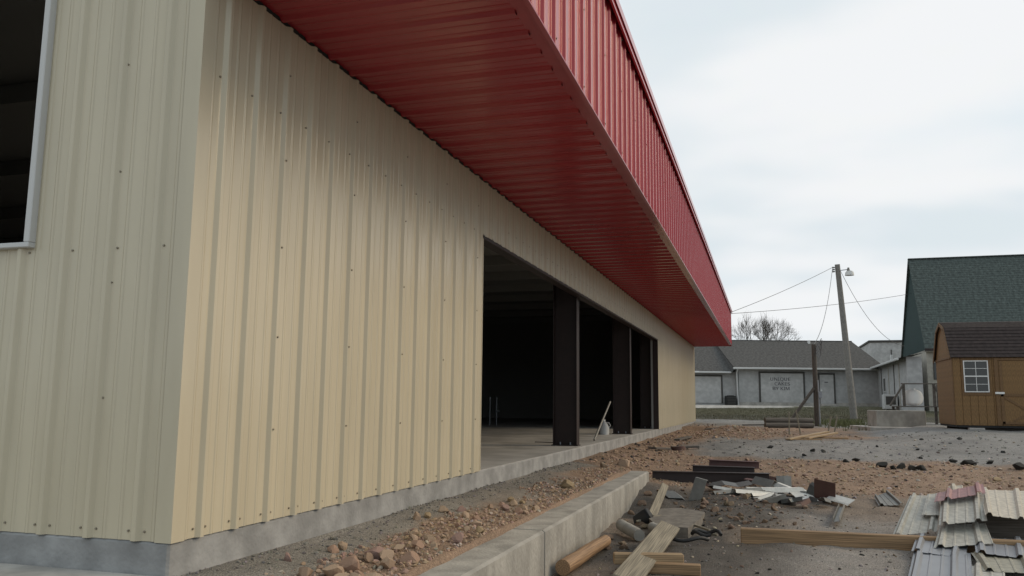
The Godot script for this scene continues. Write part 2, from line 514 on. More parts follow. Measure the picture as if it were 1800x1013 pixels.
func make_rubble() -> void:
	var kinds := []
	for i in 5: kinds.append(rock_mesh(11 + i * 7))
	var tan_c := Color(0.60, 0.42, 0.30)
	var pale := Color(0.68, 0.57, 0.47)
	var grey_c := Color(0.34, 0.32, 0.29)
	var dark_c := Color(0.055, 0.05, 0.046)
	var lists := [[], [], [], [], []]
	var add := func(x: float, z: float, s: float, c: Color, fl := 1.0) -> void:
		lists[rng.randi() % 5].append([spot(x, z, s, fl), c])
	# strip between slab and retaining wall
	for i in 8000:
		var x := rng.randf_range(-2.55, -2.005)
		var z := rng.randf_range(-12.6, -3.3)
		if nz.get_noise_2d(x * 60 + 40, z * 60) + smoothstep(-2.6, -2.1, x) * 0.5 < rng.randf_range(-0.1, 0.5): continue
		var s := 0.006 + 0.022 * pow(rng.randf(), 3.0)
		add.call(x, z, s, tone(pale if rng.randf() < 0.16 else tan_c))
	for i in 900:
		var z := rng.randf_range(-12.6, -3.6)
		add.call(-2.88 + 0.3 * pow(rng.randf(), 2.0), z, 0.006 + 0.014 * pow(rng.randf(), 3.0), tone(grey_c))
	# red dirt beyond the wall and along the building
	for i in 16000:
		var z := -12.6 - 13.0 * pow(rng.randf(), 1.25)
		var x := rng.randf_range(-2.8, 5.5)
		var red: float = gcol(x, z).r / maxf(gcol(x, z).b, 0.01)
		if red < 1.9 and rng.randf() < 0.82: continue
		var s := 0.009 + 0.04 * pow(rng.randf(), 4.0)
		var pick := rng.randf()
		add.call(x, z, s, tone(pale if pick < 0.12 else (dark_c if pick > 0.975 else (tan_c if red > 1.9 else grey_c))), 0.8)
	# mound near the end of the building
	for i in 1300:
		var x := -1.0 + rng.randfn() * 0.75
		var z := -26.5 + rng.randfn() * 1.6
		if x < -2.7: continue
		add.call(x, z, 0.02 + 0.05 * pow(rng.randf(), 3.0), tone(pale if rng.randf() < 0.15 else tan_c))
	for i in 700:
		var z := rng.randf_range(-34.0, -13.0)
		var x := -2.75 + 0.9 * pow(rng.randf(), 1.6)
		add.call(x, z, 0.012 + 0.04 * pow(rng.randf(), 3.0), tone(dark_c * 1.8 if rng.randf() < 0.3 else tan_c))
	# lower yard: brown and grey rubble with pale chips
	for i in 9000:
		var z := -12.8 + 8.0 * pow(rng.randf(), 0.8)
		var x := rng.randf_range(-1.68, 3.4)
		var s := 0.006 + 0.020 * pow(rng.randf(), 4.0)
		var pk := rng.randf()
		var heap := exp(-pow((x + 0.45) / 0.6, 2) - pow((z + 10.8) / 1.2, 2))
		if rng.randf() > 0.35 + heap: continue
		if heap > 0.3: s *= 1.5
		add.call(x, z, s, tone(pale if pk < 0.14 else (dark_c if pk < 0.34 else (Color(0.30, 0.21, 0.14) if heap > 0.25 or pk < 0.6 else grey_c))), 0.8)
	for k in 5:
		rubble("rubble", ["small tan and grey stone chips strewn over the whole building site", "scattered broken stone bits over dirt and gravel", "loose angular chips of stone across the yard", "mixed reddish and pale gravel bits on the bare ground", "fine rubble of rust coloured and dark stones on the ground"][k], kinds[k], lists[k])
	# individual stones
	var groups := {
		"tan": ["reddish tan broken stone in the rubble strip between foundation and low concrete wall", "loose stones beside the low concrete wall"],
		"dark": ["dark blackish lump of asphalt lying on the grey gravel yard", "dark asphalt lumps on the gravel"],
		"far": ["rusty tan stone lying on the red dirt behind the steel beams", "stones on the red dirt"],
		"heap": ["rounded brownish cobble in the debris heap right of the concrete wall", "cobbles in the debris heap"]}
	var special := {"1.96": "leftmost dark lump in the row of dark lumps on red dirt", "2.25": "second dark lump from the left in the row on red dirt", "2.42": "third dark lump from the left in the row on red dirt", "2.56": "rightmost dark lump in the row on red dirt", "-2.20": "large tan boulder leaning on the far part of the low concrete wall", "3.48": "flat dark lump on gravel right of the row of dark lumps"}
	var place := func(kind: String, x: float, z: float, s: float, c: Color, fl := 1.0) -> void:
		var km: ArrayMesh = kinds[rng.randi() % 5]
		var o := solo("stone", km, null, groups[kind][0], "stone", spot(x, z, s, fl, 0.2), groups[kind][1])
		var key := kind + str(int(c.r * 30))
		if not M.has(key): M[key] = mat(c.linear_to_srgb(), 0.95, 0.0, T.fine, Vector3(3, 3, 3), false, T.n_fine, 0.6)
		o.material_override = M[key]
		if special.has("%.2f" % x) and s > 0.1:
			o.set_meta("label", special["%.2f" % x]); special.erase("%.2f" % x)
	for i in 46:
		var z := -3.9 - 4.0 * pow(rng.randf(), 1.2)
		place.call("tan", rng.randf_range(-2.42, -2.06), z, rng.randf_range(0.03, 0.062) * (1.0 + 0.5 * smoothstep(-5.6, -4.4, z)), tone(tan_c, 0.2))
	for q in [[-2.63, -6.1, 0.055], [-2.6, -6.25, 0.05], [-2.58, -6.5, 0.06], [-2.5, -6.75, 0.055], [-2.62, -4.9, 0.06], [-2.6, -4.75, 0.05], [-2.68, -4.35, 0.045], [-2.2, -9.4, 0.11], [-2.28, -9.6, 0.08], [-2.12, -7.3, 0.07], [-2.1, -5.6, 0.08], [-2.35, -12.4, 0.09], [-2.2, -13.4, 0.13]]:
		place.call("tan", q[0], q[1], q[2], tone(tan_c, 0.15))
	for q in [[1.96, -16.41, 0.17], [2.25, -16.35, 0.15], [2.42, -16.3, 0.13], [2.56, -16.2, 0.15], [2.1, -16.2, 0.09], [3.48, -17.2, 0.16], [3.3, -17.5, 0.1], [4.17, -16.6, 0.14], [3.9, -17.4, 0.1], [0.05, -19.6, 0.09], [0.9, -18.9, 0.08], [1.1, -18.7, 0.09], [0.7, -18.2, 0.07], [2.9, -18.4, 0.07], [3.1, -20.0, 0.08], [4.6, -19.4, 0.09], [1.6, -17.4, 0.09], [1.4, -17.0, 0.08], [-0.6, -19.5, 0.05], [0.5, -17.6, 0.06], [4.3, -21.8, 0.09], [3.6, -22.6, 0.08], [2.4, -20.9, 0.07]]:
		place.call("dark", q[0], q[1], q[2], tone(dark_c, 0.15), 0.8)
	for i in 40:
		place.call("far", rng.randf_range(-1.6, 4.6), rng.randf_range(-17.3, -13.2), rng.randf_range(0.04, 0.085), tone(tan_c * 0.85, 0.25), 0.8)
	for i in 34:
		place.call("heap", -0.5 + rng.randfn() * 0.42, -10.9 + rng.randfn() * 0.75, rng.randf_range(0.035, 0.075), tone(Color(0.33, 0.24, 0.17), 0.25), 0.9)
	for i in 14:
		place.call("heap", rng.randf_range(-1.62, -1.25), rng.randf_range(-12.2, -7.6), rng.randf_range(0.035, 0.08), tone(Color(0.33, 0.25, 0.19), 0.25), 0.9)

# ---------------------------------------------------------------- metal building
const WX := -2.892
const Z0 := -3.6
const Z1 := -35.6
const SLAB := 0.78
const OPZ0 := -8.32
const OPZ1 := -23.45
const OPY := 3.28
const SOF := 3.89
const FX := -1.34

func make_building() -> void:
	var b := thing("metal_building", "long tan ribbed metal building with red fascia and dark open bays", "building", Vector3(WX, 0, Z0))
	var off := Transform3D(Basis(), -Vector3(WX, 0, Z0))
	var face_x := Basis(Vector3(0, 0, -1), Vector3(0, 1, 0), Vector3(1, 0, 0))
	# foundation with floor on it
	part("foundation", bx(Vector3(-26, 0.1, Z1), Vector3(WX - 0.005, SLAB - 0.002, Z0 + 0.005), 0.012), M.conc, b, off)
	part("floor", bx(Vector3(-25.8, SLAB - 0.002, Z1 + 0.2), Vector3(WX - 0.018, SLAB + 0.004, Z0 - 0.2)), M.floor, b, off)
	var scr := MB.new()
	var screw := func(p: Vector3, nn: Vector3) -> void:
		scr.tube([p, p + nn * 0.007], [0.007, 0.006], 6)
	# long wall panels
	var cache := {}
	var wall := func(z: float, w: float, y0: float, y1: float, x0: float) -> void:
		var key := "%.3f_%.3f_%.3f" % [w, y1 - y0, fposmod(x0, 0.3048)]
		if not cache.has(key): cache[key] = ribbed(profile(w, x0), y1 - y0).mesh()
		part("wall_panel", cache[key], M.tan, b, off * Transform3D(face_x, Vector3(WX, y0, z)))
	var z := Z0 - 0.06
	while z > Z1 + 0.1:
		var w := 0.9144
		var x0 := 0.0
		if z - w < OPZ0 and z > OPZ0:
			wall.call(z, z - OPZ0, SLAB - 0.001, SOF - 0.004, 0.0)
			wall.call(OPZ0, w - (z - OPZ0), OPY, SOF - 0.004, z - OPZ0)
		elif z - w < OPZ1 and z > OPZ1:
			wall.call(z, z - OPZ1, OPY, SOF - 0.004, 0.0)
			wall.call(OPZ1, w - (z - OPZ1), SLAB - 0.001, SOF - 0.004, z - OPZ1)
		elif z > OPZ0 or z <= OPZ1:
			wall.call(z, minf(w, z - Z1), SLAB - 0.001, SOF - 0.004, x0)
		else:
			wall.call(z, w, OPY, SOF - 0.004, x0)
		var solid := z > OPZ0 or z <= OPZ1
		for r in 3:
			var zr := z - r * 0.3048 - 0.152
			if zr < Z1 + 0.1 or zr > Z0: continue
			if z > -24.0:
				if solid and (zr > OPZ0 + 0.05 or zr < OPZ1 - 0.05):
					screw.call(Vector3(WX, SLAB + 0.045, zr + 0.05), Vector3.RIGHT)
					screw.call(Vector3(WX, SLAB + 0.045, zr - 0.05), Vector3.RIGHT)
					if r == 2:
						for k in 5: screw.call(Vector3(WX + 0.026, 1.32 + 0.56 * k, zr), Vector3.RIGHT)
				screw.call(Vector3(WX, 3.5 if not solid else 3.3, zr + 0.05), Vector3.RIGHT)
		z -= w
	# end wall facing the camera, with a window opening
	var wx1 := -3.965
	var wx0 := -6.4
	var wy0 := 2.365
	var wy1 := 4.3
	var x := WX - 0.06
	var ecache := {}
	var ewall := func(xl: float, w: float, y0: float, y1: float, x0: float) -> void:
		var key := "%.3f_%.3f_%.3f" % [w, y1 - y0, fposmod(x0, 0.3048)]
		if not ecache.has(key): ecache[key] = ribbed(profile(w, x0), y1 - y0).mesh()
		part("end_panel", ecache[key], M.tan, b, off * Transform3D(Basis(), Vector3(xl, y0, Z0)))
	while x > -25.0:
		var w := 0.9144
		var l := x - w
		if l < wx1 and x > wx1:
			ewall.call(wx1, x - wx1, SLAB - 0.001, 5.36, wx1 - l)
			ewall.call(l, wx1 - l, SLAB - 0.001, wy0, 0.0)
			ewall.call(l, wx1 - l, wy1, 5.36, 0.0)
		elif l < wx0 and x > wx0:
			ewall.call(l, wx0 - l, SLAB - 0.001, 5.36, 0.0)
			ewall.call(wx0, x - wx0, SLAB - 0.001, wy0, wx0 - l)
			ewall.call(wx0, x - wx0, wy1, 5.36, wx0 - l)
		elif x <= wx1 and l >= wx0:
			ewall.call(l, w, SLAB - 0.001, wy0, 0.0)
			ewall.call(l, w, wy1, 5.36, 0.0)
		else:
			ewall.call(l, w, SLAB - 0.001, 5.36, 0.0)
		if x > -9.0:
			for r in 3:
				var xr := x - r * 0.3048 - 0.152
				screw.call(Vector3(xr + 0.05, SLAB + 0.045, Z0), Vector3.BACK)
				screw.call(Vector3(xr - 0.05, SLAB + 0.045, Z0), Vector3.BACK)
				if r == 0 or xr > wx1 + 0.02:
					screw.call(Vector3(xr + 0.05, 2.31, Z0), Vector3.BACK)
				if r == 1 and xr > wx1 + 0.02:
					for k in 4: screw.call(Vector3(xr + 0.03, 1.5 + 0.62 * k, Z0), Vector3.BACK)
		x -= w
	# inner liners close the walls so that light enters only through the openings
	part("end_liner", bx(Vector3(-25.9, SLAB, Z0 - 0.2), Vector3(wx0, 5.3, Z0 - 0.03)), M.inner, b, off)
	part("end_liner", bx(Vector3(wx1, SLAB, Z0 - 0.2), Vector3(WX - 0.03, 5.3, Z0 - 0.03)), M.inner, b, off)
	part("end_liner", bx(Vector3(wx0, SLAB, Z0 - 0.2), Vector3(wx1, wy0, Z0 - 0.03)), M.inner, b, off)
	part("end_liner", bx(Vector3(wx0, wy1, Z0 - 0.2), Vector3(wx1, 5.3, Z0 - 0.03)), M.inner, b, off)
	part("wall_liner", bx(Vector3(WX - 0.2, SLAB, OPZ0 + 0.002), Vector3(WX - 0.03, 5.3, Z0 - 0.21)), M.inner, b, off)
	part("wall_liner", bx(Vector3(WX - 0.2, SLAB, Z1 + 0.03), Vector3(WX - 0.03, 5.3, OPZ1 - 0.002)), M.inner, b, off)
	part("wall_liner", bx(Vector3(WX - 0.2, OPY + 0.12, OPZ1), Vector3(WX - 0.03, 5.3, OPZ0)), M.inner, b, off)
	part("back_wall", bx(Vector3(-26, SLAB, Z1), Vector3(-25.85, 5.3, Z0 - 0.21)), M.inner, b, off)
	var far_end := ribbed(profile(22.0, 0.0), 5.36 - SLAB)
	part("far_end_wall", far_end, M.tan, b, off * Transform3D(Basis(Vector3(-1, 0, 0), Vector3(0, 1, 0), Vector3(0, 0, -1)), Vector3(WX - 0.06, SLAB - 0.001, Z1)))
	part("far_end_liner", bx(Vector3(-25.8, SLAB, Z1 + 0.03), Vector3(WX - 0.21, 5.3, Z1 + 0.18)), M.inner, b, off)
	var rf := part("roof", bx(Vector3(-26, 5.2, Z1 + 0.02), Vector3(WX - 0.04, 5.33, Z0 - 0.02)), M.inner, b, off)
	for k in 13:
		var zz := Z0 - 1.2 - k * 2.5
		part("purlin", bx(Vector3(-25.8, 4.96, zz - 0.05), Vector3(WX - 0.22, 5.19, zz + 0.05)), M.inner_light, rf)
	# opening frame of dark steel
	part("header_beam", bx(Vector3(WX - 0.16, OPY - 0.012, OPZ1), Vector3(WX - 0.004, OPY + 0.118, OPZ0), 0.004), M.steel, b, off)
	part("jamb_trim", bx(Vector3(WX - 0.14, SLAB + 0.006, OPZ0 - 0.012), Vector3(WX + 0.006, OPY - 0.013, OPZ0 + 0.002), 0.003), M.tan_trim, b, off)
	part("jamb_trim", bx(Vector3(WX - 0.14, SLAB + 0.006, OPZ1 - 0.002), Vector3(WX + 0.006, OPY - 0.013, OPZ1 + 0.012), 0.003), M.steel, b, off)
	part("header_trim", bx(Vector3(WX - 0.003, OPY - 0.03, OPZ1), Vector3(WX + 0.012, OPY + 0.012, OPZ0), 0.003), M.steel, b, off)
	# I section columns
	for cz in [-13.66, -19.36, -23.75]:
		var x1 := WX - 0.13
		var cl := MB.new()
		cl.box(Vector3(x1 - 0.012, SLAB + 0.02, cz - 0.1), Vector3(x1, 5.0, cz + 0.1), 0.002)
		cl.box(Vector3(x1 - 0.41, SLAB + 0.02, cz - 0.1), Vector3(x1 - 0.398, 5.0, cz + 0.1), 0.002)
		cl.box(Vector3(x1 - 0.398, SLAB + 0.02, cz - 0.004), Vector3(x1 - 0.012, 5.0, cz + 0.004))
		var co := part("column", cl, M.steel, b, off)
		part("base_plate", bx(Vector3(x1 - 0.43, SLAB + 0.004, cz - 0.12), Vector3(x1 + 0.02, SLAB + 0.02, cz + 0.12), 0.002), M.steel, co)
		for q in [-0.12, -0.29]:
			var bo := MB.new()
			bo.tube([Vector3(x1 + q, SLAB + 0.02, cz + 0.06), Vector3(x1 + q, SLAB + 0.065, cz + 0.06)], [0.014, 0.014], 6)
			part("anchor_bolt", bo, M.galv, co)
	# corner trim
	var ct := MB.new()
	ct.box(Vector3(WX + 0.004, SLAB - 0.004, Z0 - 0.09), Vector3(WX + 0.008, SOF - 0.006, Z0 + 0.008))
	ct.box(Vector3(WX - 0.09, SLAB - 0.004, Z0 + 0.004), Vector3(WX + 0.004, SOF - 0.006, Z0 + 0.008))
	ct.box(Vector3(WX + 0.001, SLAB - 0.004, Z0 - 0.093), Vector3(WX + 0.008, SOF - 0.006, Z0 - 0.09))
	ct.box(Vector3(WX - 0.093, SLAB - 0.004, Z0 + 0.001), Vector3(WX - 0.09, SOF - 0.006, Z0 + 0.008))
	part("corner_trim", ct, M.tan, b, off)
	var cu := MB.new()
	cu.box(Vector3(WX - 0.09, SOF - 0.006, Z0 + 0.002), Vector3(WX, 5.36, Z0 + 0.008))
	part("corner_trim", cu, M.tan, b, off)
	var cf := MB.new()
	cf.box(Vector3(WX - 0.05, SLAB - 0.004, Z1 - 0.03), Vector3(WX + 0.036, SOF - 0.006, Z1 + 0.06), 0.003)
	part("corner_trim", cf, M.tan, b, off)
	# window in the end wall
	var wn := part("window_frame", bx(Vector3(wx1 - 0.012, wy0, Z0 - 0.12), Vector3(wx1 + 0.03, wy1, Z0 + 0.045), 0.004), M.white_trim, b, off)
	part("window_sill", bx(Vector3(wx0, wy0 - 0.03, Z0 - 0.12), Vector3(wx1 + 0.03, wy0 - 0.001, Z0 + 0.048), 0.004), M.white_trim, wn)
	part("window_jamb", bx(Vector3(wx0 - 0.03, wy0, Z0 - 0.12), Vector3(wx0 + 0.012, wy1, Z0 + 0.045), 0.004), M.white_trim, wn)
	part("window_head", bx(Vector3(wx0 - 0.03, wy1 + 0.001, Z0 - 0.12), Vector3(wx1 + 0.03, wy1 + 0.04, Z0 + 0.045), 0.004), M.white_trim, wn)
	# canopy: soffit, fascia and trims
	var down := Basis(Vector3(0, 0, -1), Vector3(1, 0, 0), Vector3(0, -1, 0))
	var sw := FX - 0.08 - WX - 0.002
	var sm := ribbed(profile(0.9144, 0.0, 0.021), sw).mesh()
	var fm := ribbed(profile(0.9144, 0.0), 5.30 - SOF - 0.02).mesh()
	z = Z0 + 0.02
	while z > Z1 + 0.1:
		var w := minf(0.9144, z - Z1)
		var s1: Mesh = sm if w > 0.914 else ribbed(profile(w, 0.0, 0.021), sw).mesh()
		var f1: Mesh = fm if w > 0.914 else ribbed(profile(w, 0.0), 5.30 - SOF - 0.02).mesh()
		part("soffit_panel", s1, M.red, b, off * Transform3D(down, Vector3(WX + 0.002, SOF + 0.024, z)))
		part("fascia_panel", f1, M.red, b, off * Transform3D(face_x, Vector3(FX, SOF + 0.02, z)))
		if z > -22.0:
			for yy in [SOF + 0.1, SOF + 0.75, SOF + 1.3]: screw.call(Vector3(FX + 0.026, yy, z - 0.76), Vector3.RIGHT)
		z -= 0.9144
	part("soffit_trim", bx(Vector3(FX - 0.084, SOF + 0.020, Z1), Vector3(FX + 0.026, SOF + 0.026, Z0 + 0.02)), M.red, b, off)
	var ed := MB.new()
	var ep := [Vector2(FX + 0.027, SOF - 0.02), Vector2(FX + 0.058, SOF - 0.02), Vector2(FX + 0.060, SOF - 0.012), Vector2(FX + 0.036, SOF + 0.032), Vector2(FX + 0.027, SOF + 0.032)]
	for i in 5:
		var p: Vector2 = ep[i]; var q: Vector2 = ep[(i + 1) % 5]
		ed.quad(Vector3(p.x, p.y, Z0 + 0.023), Vector3(p.x, p.y, Z1 - 0.003), Vector3(q.x, q.y, Z1 - 0.003), Vector3(q.x, q.y, Z0 + 0.023))
	part("fascia_edge_trim", ed, M.red_trim, b, off)
	var cap := MB.new()
	cap.box(Vector3(FX - 0.25, 5.34, Z1 - 0.02), Vector3(FX + 0.075, 5.40, Z0 + 0.04), 0.008)
	cap.box(Vector3(FX + 0.045, 5.235, Z1 - 0.02), Vector3(FX + 0.070, 5.341, Z0 + 0.04), 0.004)
	part("coping_trim", cap, M.red_trim, b, off)
	part("coping_lip", bx(Vector3(FX + 0.076, 5.30, Z1 - 0.02), Vector3(FX + 0.084, 5.385, Z0 + 0.04), 0.003), M.red_trim, b, off)
	part("fascia_back", bx(Vector3(FX - 0.1, SOF + 0.06, Z1 + 0.02), Vector3(FX - 0.01, 5.33, Z0 - 0.02)), M.black, b, off)
	part("canopy_deck", bx(Vector3(WX - 0.02, 5.2, Z1 + 0.02), Vector3(FX - 0.11, 5.3, Z0 - 0.02)), M.black, b, off)
	for e in [Z0 + 0.022, Z1 - 0.006]:
		part("canopy_end_panel", bx(Vector3(WX + 0.01, SOF - 0.004, e - 0.004), Vector3(FX + 0.026, 5.335, e + 0.004)), M.red, b, off)
	part("wall_top_closure", bx(Vector3(WX - 0.03, SOF - 0.004, Z1 + 0.01), Vector3(WX - 0.002, 5.33, Z0 - 0.01)), M.black, b, off)
	var so := part("screws", scr, M.screw, b, off)
	so.set_meta("kind", "stuff")

# ---------------------------------------------------------------- site objects
func board(called: String, a: Vector3, bb: Vector3, h: float, w: float, m: Material, label: String, group := "", roll := 0.0) -> MeshInstance3D:
	var l := (bb - a).length()
	return solo(called, bx(Vector3(0, 0, -w / 2), Vector3(l, h, w / 2), 0.006), m, label, "timber", along(a, bb, roll), group)

func on(x: float, z: float, up := 0.0) -> Vector3:
	return Vector3(x, gh(x, z) + up, z)

func bent(pts: Array, wide: float, th := 0.004) -> MB:
	# folded sheet: profile of (x, y) points swept along z
	var m := MB.new()
	for i in pts.size() - 1:
		var a: Vector2 = pts[i]; var b: Vector2 = pts[i + 1]
		var d := (b - a).normalized()
		var o := Vector2(-d.y, d.x) * th
		var f := func(p: Vector2, z: float) -> Vector3: return Vector3(p.x, p.y, z)
		var h := wide / 2
		m.quad(f.call(a + o, -h), f.call(a + o, h), f.call(b + o, h), f.call(b + o, -h))
		m.quad(f.call(a, h), f.call(a, -h), f.call(b, -h), f.call(b, h))
		m.quad(f.call(a, h), f.call(b, h), f.call(b + o, h), f.call(a + o, h))
		m.quad(f.call(b, -h), f.call(a, -h), f.call(a + o, -h), f.call(b + o, -h))
		m.quad(f.call(b, h), f.call(b, -h), f.call(b + o, -h), f.call(b + o, h))
		m.quad(f.call(a, -h), f.call(a, h), f.call(a + o, h), f.call(a + o, -h))
	return m

func make_retaining_wall() -> void:
	var t := thing("low_concrete_wall", "low cast concrete retaining wall running beside the metal building", "wall", Vector3(-1.86, 0, -8.0))
	var off := Transform3D(Basis(), Vector3(1.86, 0, 8.0))
	# three pours, uneven top, with open joints between them
	for s in [[-1.5, -6.46], [-6.485, -9.52], [-9.525, -12.54]]:
		var m := MB.new()
		var zz: float = s[0]
		var seg := 14
		var rows := []
		for i in seg + 1:
			var zc := lerpf(s[0], s[1], i / float(seg))
			var j := nz.get_noise_1d(zc * 140) * 0.006
			var k := nz.get_noise_1d(zc * 220 + 900) * 0.005
			rows.append([Vector3(-2.02, -0.3, zc), Vector3(-2.02 + k, 0.485 + j, zc), Vector3(-2.005 + k, 0.498 + j, zc), Vector3(-1.722 + k, 0.5 + k, zc), Vector3(-1.702 + j, 0.484 + k, zc), Vector3(-1.70, -0.3, zc)])
		for i in seg:
			for q in 5:
				m.quad(rows[i][q], rows[i][q + 1], rows[i + 1][q + 1], rows[i + 1][q])
		for e in [0, seg]:
			var r: Array = rows[e]
			if e == 0:
				for q in [[0, 5, 4, 1], [1, 4, 3, 2]]: m.quad(r[q[0]], r[q[1]], r[q[2]], r[q[3]])
			else:
				for q in [[1, 4, 5, 0], [2, 3, 4, 1]]: m.quad(r[q[0]], r[q[1]], r[q[2]], r[q[3]])
		part("wall_section", m, M.conc_wall, t, off)

func make_debris() -> void:
	# round peeled log
	var lg := MB.new()
	var pts := []
	var rad := []
	for i in 13:
		var f := i / 12.0
		pts.append(Vector3(f * 1.35, nz.get_noise_1d(f * 80) * 0.012, nz.get_noise_1d(f * 80 + 500) * 0.012))
		rad.append(0.064 - 0.010 * f + nz.get_noise_1d(f * 300 + 99) * 0.006)
	lg.tube(pts, rad, 14)
	solo("peeled_log", lg, M.log, "peeled orange brown log lying against the foot of the concrete wall", "log", along(Vector3(-1.60, 0.19, -6.66), Vector3(-1.50, 0.20, -8.0)))
	# planks
	board("wide_plank", Vector3(-1.03, 0.20, -6.2), Vector3(-0.97, 0.27, -8.6), 0.035, 0.20, M.pine_grey, "wide weathered plank propped up pointing away beside the peeled log", "", 0.35)
	board("short_timber", Vector3(-1.25, 0.185, -7.0), Vector3(-0.70, 0.185, -7.16), 0.085, 0.09, M.pine_new, "yellow pine block crossing under the wide weathered plank")
	board("short_timber", Vector3(-1.1, 0.13, -6.98), Vector3(-0.55, 0.13, -7.04), 0.085, 0.09, M.pine, "brown pine block just in front of the yellow pine block")
	board("long_timber", Vector3(-0.29, 0.11, -8.86), Vector3(2.3, 0.11, -8.98), 0.155, 0.09, M.pine, "long squared pine timber lying across the yard towards the metal offcuts")
	board("short_plank", Vector3(-1.30, 0.21, -9.7), Vector3(-1.34, 0.40, -11.35), 0.04, 0.10, M.pine_grey, "narrow grey plank standing tilted between concrete wall and scrap heap", "", 0.5)
	# concrete fragment and pipe pieces
	var fr := MB.new()
	var ring := [Vector2(-0.2, 0.75), Vector2(0.12, 0.85), Vector2(0.25, 0.2), Vector2(0.33, -0.5), Vector2(0.05, -0.8), Vector2(-0.3, -0.6), Vector2(-0.33, 0.1)]
	for i in ring.size():
		var a: Vector2 = ring[i]; var b2: Vector2 = ring[(i + 1) % ring.size()]
		fr.tri(Vector3(a.x, 0.06, a.y), Vector3(b2.x, 0.06, b2.y), Vector3(0, 0.065, 0))
		fr.quad(Vector3(b2.x, -0.05, b2.y), Vector3(b2.x, 0.06, b2.y), Vector3(a.x, 0.06, a.y), Vector3(a.x, -0.05, a.y))
	solo("concrete_fragment", fr, M.dirty, "flat broken grey concrete slab piece lying behind the wide plank", "concrete", Transform3D(Basis(Vector3.UP, 0.1), Vector3(-1.02, 0.17, -9.75)))
	for q in [[Vector3(-1.52, 0.22, -8.95), Vector3(-1.25, 0.20, -8.45), 0.06, "longer grey broken concrete cylinder at the foot of the wall"], [Vector3(-1.20, 0.20, -9.05), Vector3(-1.07, 0.19, -8.8), 0.055, "shorter grey broken concrete cylinder beside the flat slab piece"]]:
		var pc := MB.new()
		var p1 := []
		var r1 := []
		var ln: float = (q[1] - q[0]).length()
		for i in 7:
			p1.append(Vector3(ln * i / 6.0, 0, 0)); r1.append(q[2] + nz.get_noise_2d(i * 40, ln * 900) * 0.008)
		pc.tube(p1, r1, 10)
		solo("concrete_cylinder", pc, M.conc_wall, q[3], "concrete", along(q[0], q[1]))
	# black bucket-like lump, hose loop
	var bk := MB.new()
	bk.tube([Vector3(0, 0, 0), Vector3(0.01, 0.08, 0), Vector3(0.02, 0.17, 0.0), Vector3(0.02, 0.172, 0), Vector3(0.015, 0.06, 0)], [0.075, 0.088, 0.095, 0.085, 0.07], 14)
	solo("black_bucket", bk, M.rubber, "crushed black rubber bucket lying against the concrete wall", "bucket", Transform3D(Basis.from_euler(Vector3(0.9, 0.5, -0.6)), Vector3(-1.44, 0.17, -9.55)))
	for q in [[Vector3(-0.83, 0.16, -8.55), 0.17, 0.0, 3.9, "black hose loop on the dark ground right of the wide plank"], [Vector3(-0.62, 0.18, -8.75), 0.10, 1.2, 5.0, "small black hose coil beside the larger hose loop"]]:
		var ho := MB.new()
		var hp := []
		var hr := []
		for i in 22:
			var a: float = q[2] + q[3] * i / 21.0
			hp.append(Vector3(cos(a) * q[1] * 1.4, 0.02 + 0.03 * sin(a * 2.0) * sin(a * 2.0), sin(a) * q[1])); hr.append(0.018)
		ho.tube(hp, hr, 8)
		solo("rubber_hose", ho, M.rubber, q[4], "hose", Transform3D(Basis(), q[0]))
	# thin sticks
	for q in [[Vector3(-0.98, 0.20, -9.6), Vector3(-0.60, 0.20, -8.95), "pale thin stick lying across the edge of the flat concrete piece"], [Vector3(-1.42, 0.19, -9.4), Vector3(-1.19, 0.22, -9.75), "pale thin stick lying next to the black bucket"], [Vector3(-0.72, 0.17, -8.95), Vector3(-0.52, 0.17, -8.85), "short thin stick lying between hose coil and brown cobbles"]]:
		board("stick", q[0], q[1], 0.022, 0.024, M.pine_grey, q[2], "thin sticks in the debris")
	# brown primed steel sections
	var st := [[Vector3(-1.72, 0.36, -13.05), Vector3(0.0, 0.33, -13.75), 0.20, "long dark brown steel beam lying behind the end of the concrete wall"], [Vector3(-1.15, 0.47, -13.55), Vector3(-0.22, 0.44, -13.95), 0.12, "second dark steel beam stacked behind the long one"], [Vector3(-0.92, 0.55, -13.95), Vector3(-0.15, 0.52, -14.25), 0.10, "reddish steel purlin topmost on the beam stack"]]
	for q in st:
		var l: float = (q[1] - q[0]).length()
		var h: float = q[2]
		var m := MB.new()
		m.box(Vector3(0, -h / 2, -0.004), Vector3(l, h / 2, 0.004))
		for s in [-1.0, 1.0]:
			m.box(Vector3(0, s * h / 2 - 0.005, -0.075), Vector3(l, s * h / 2 + 0.005, 0.075), 0.002)
		solo("steel_beam", m, M.primer if q[2] < 0.11 else M.steel, q[3], "beam", along(q[0], q[1]), "stacked steel beams")
	board("steel_plate_strip", Vector3(-0.35, 0.36, -13.4), Vector3(0.18, 0.31, -13.3), 0.012, 0.22, M.primer, "dark brown steel strip beside the right end of the beam stack")
	# scrap metal, each with its own fold
	var sc := []
	sc.append(["bent_metal_scrap", bent([Vector2(0, 0), Vector2(0.02, 0.36), Vector2(0.06, 0.37)], 0.17), M.scrap_grey, Vector3(-0.98, 0.15, -11.6), Vector3(0.2, 1.25, -0.25), "upright bent grey metal piece near the end of the concrete wall"])
	sc.append(["metal_trim", bent([Vector2(-0.05, 0.06), Vector2(0, 0.07), Vector2(0.07, 0), Vector2(0.10, 0.03)], 0.75), M.scrap_grey, Vector3(-0.42, 0.26, -12.1), Vector3(0.05, -1.0, 0.1), "long dull grey gutter trim lying lengthwise in the scrap heap"])
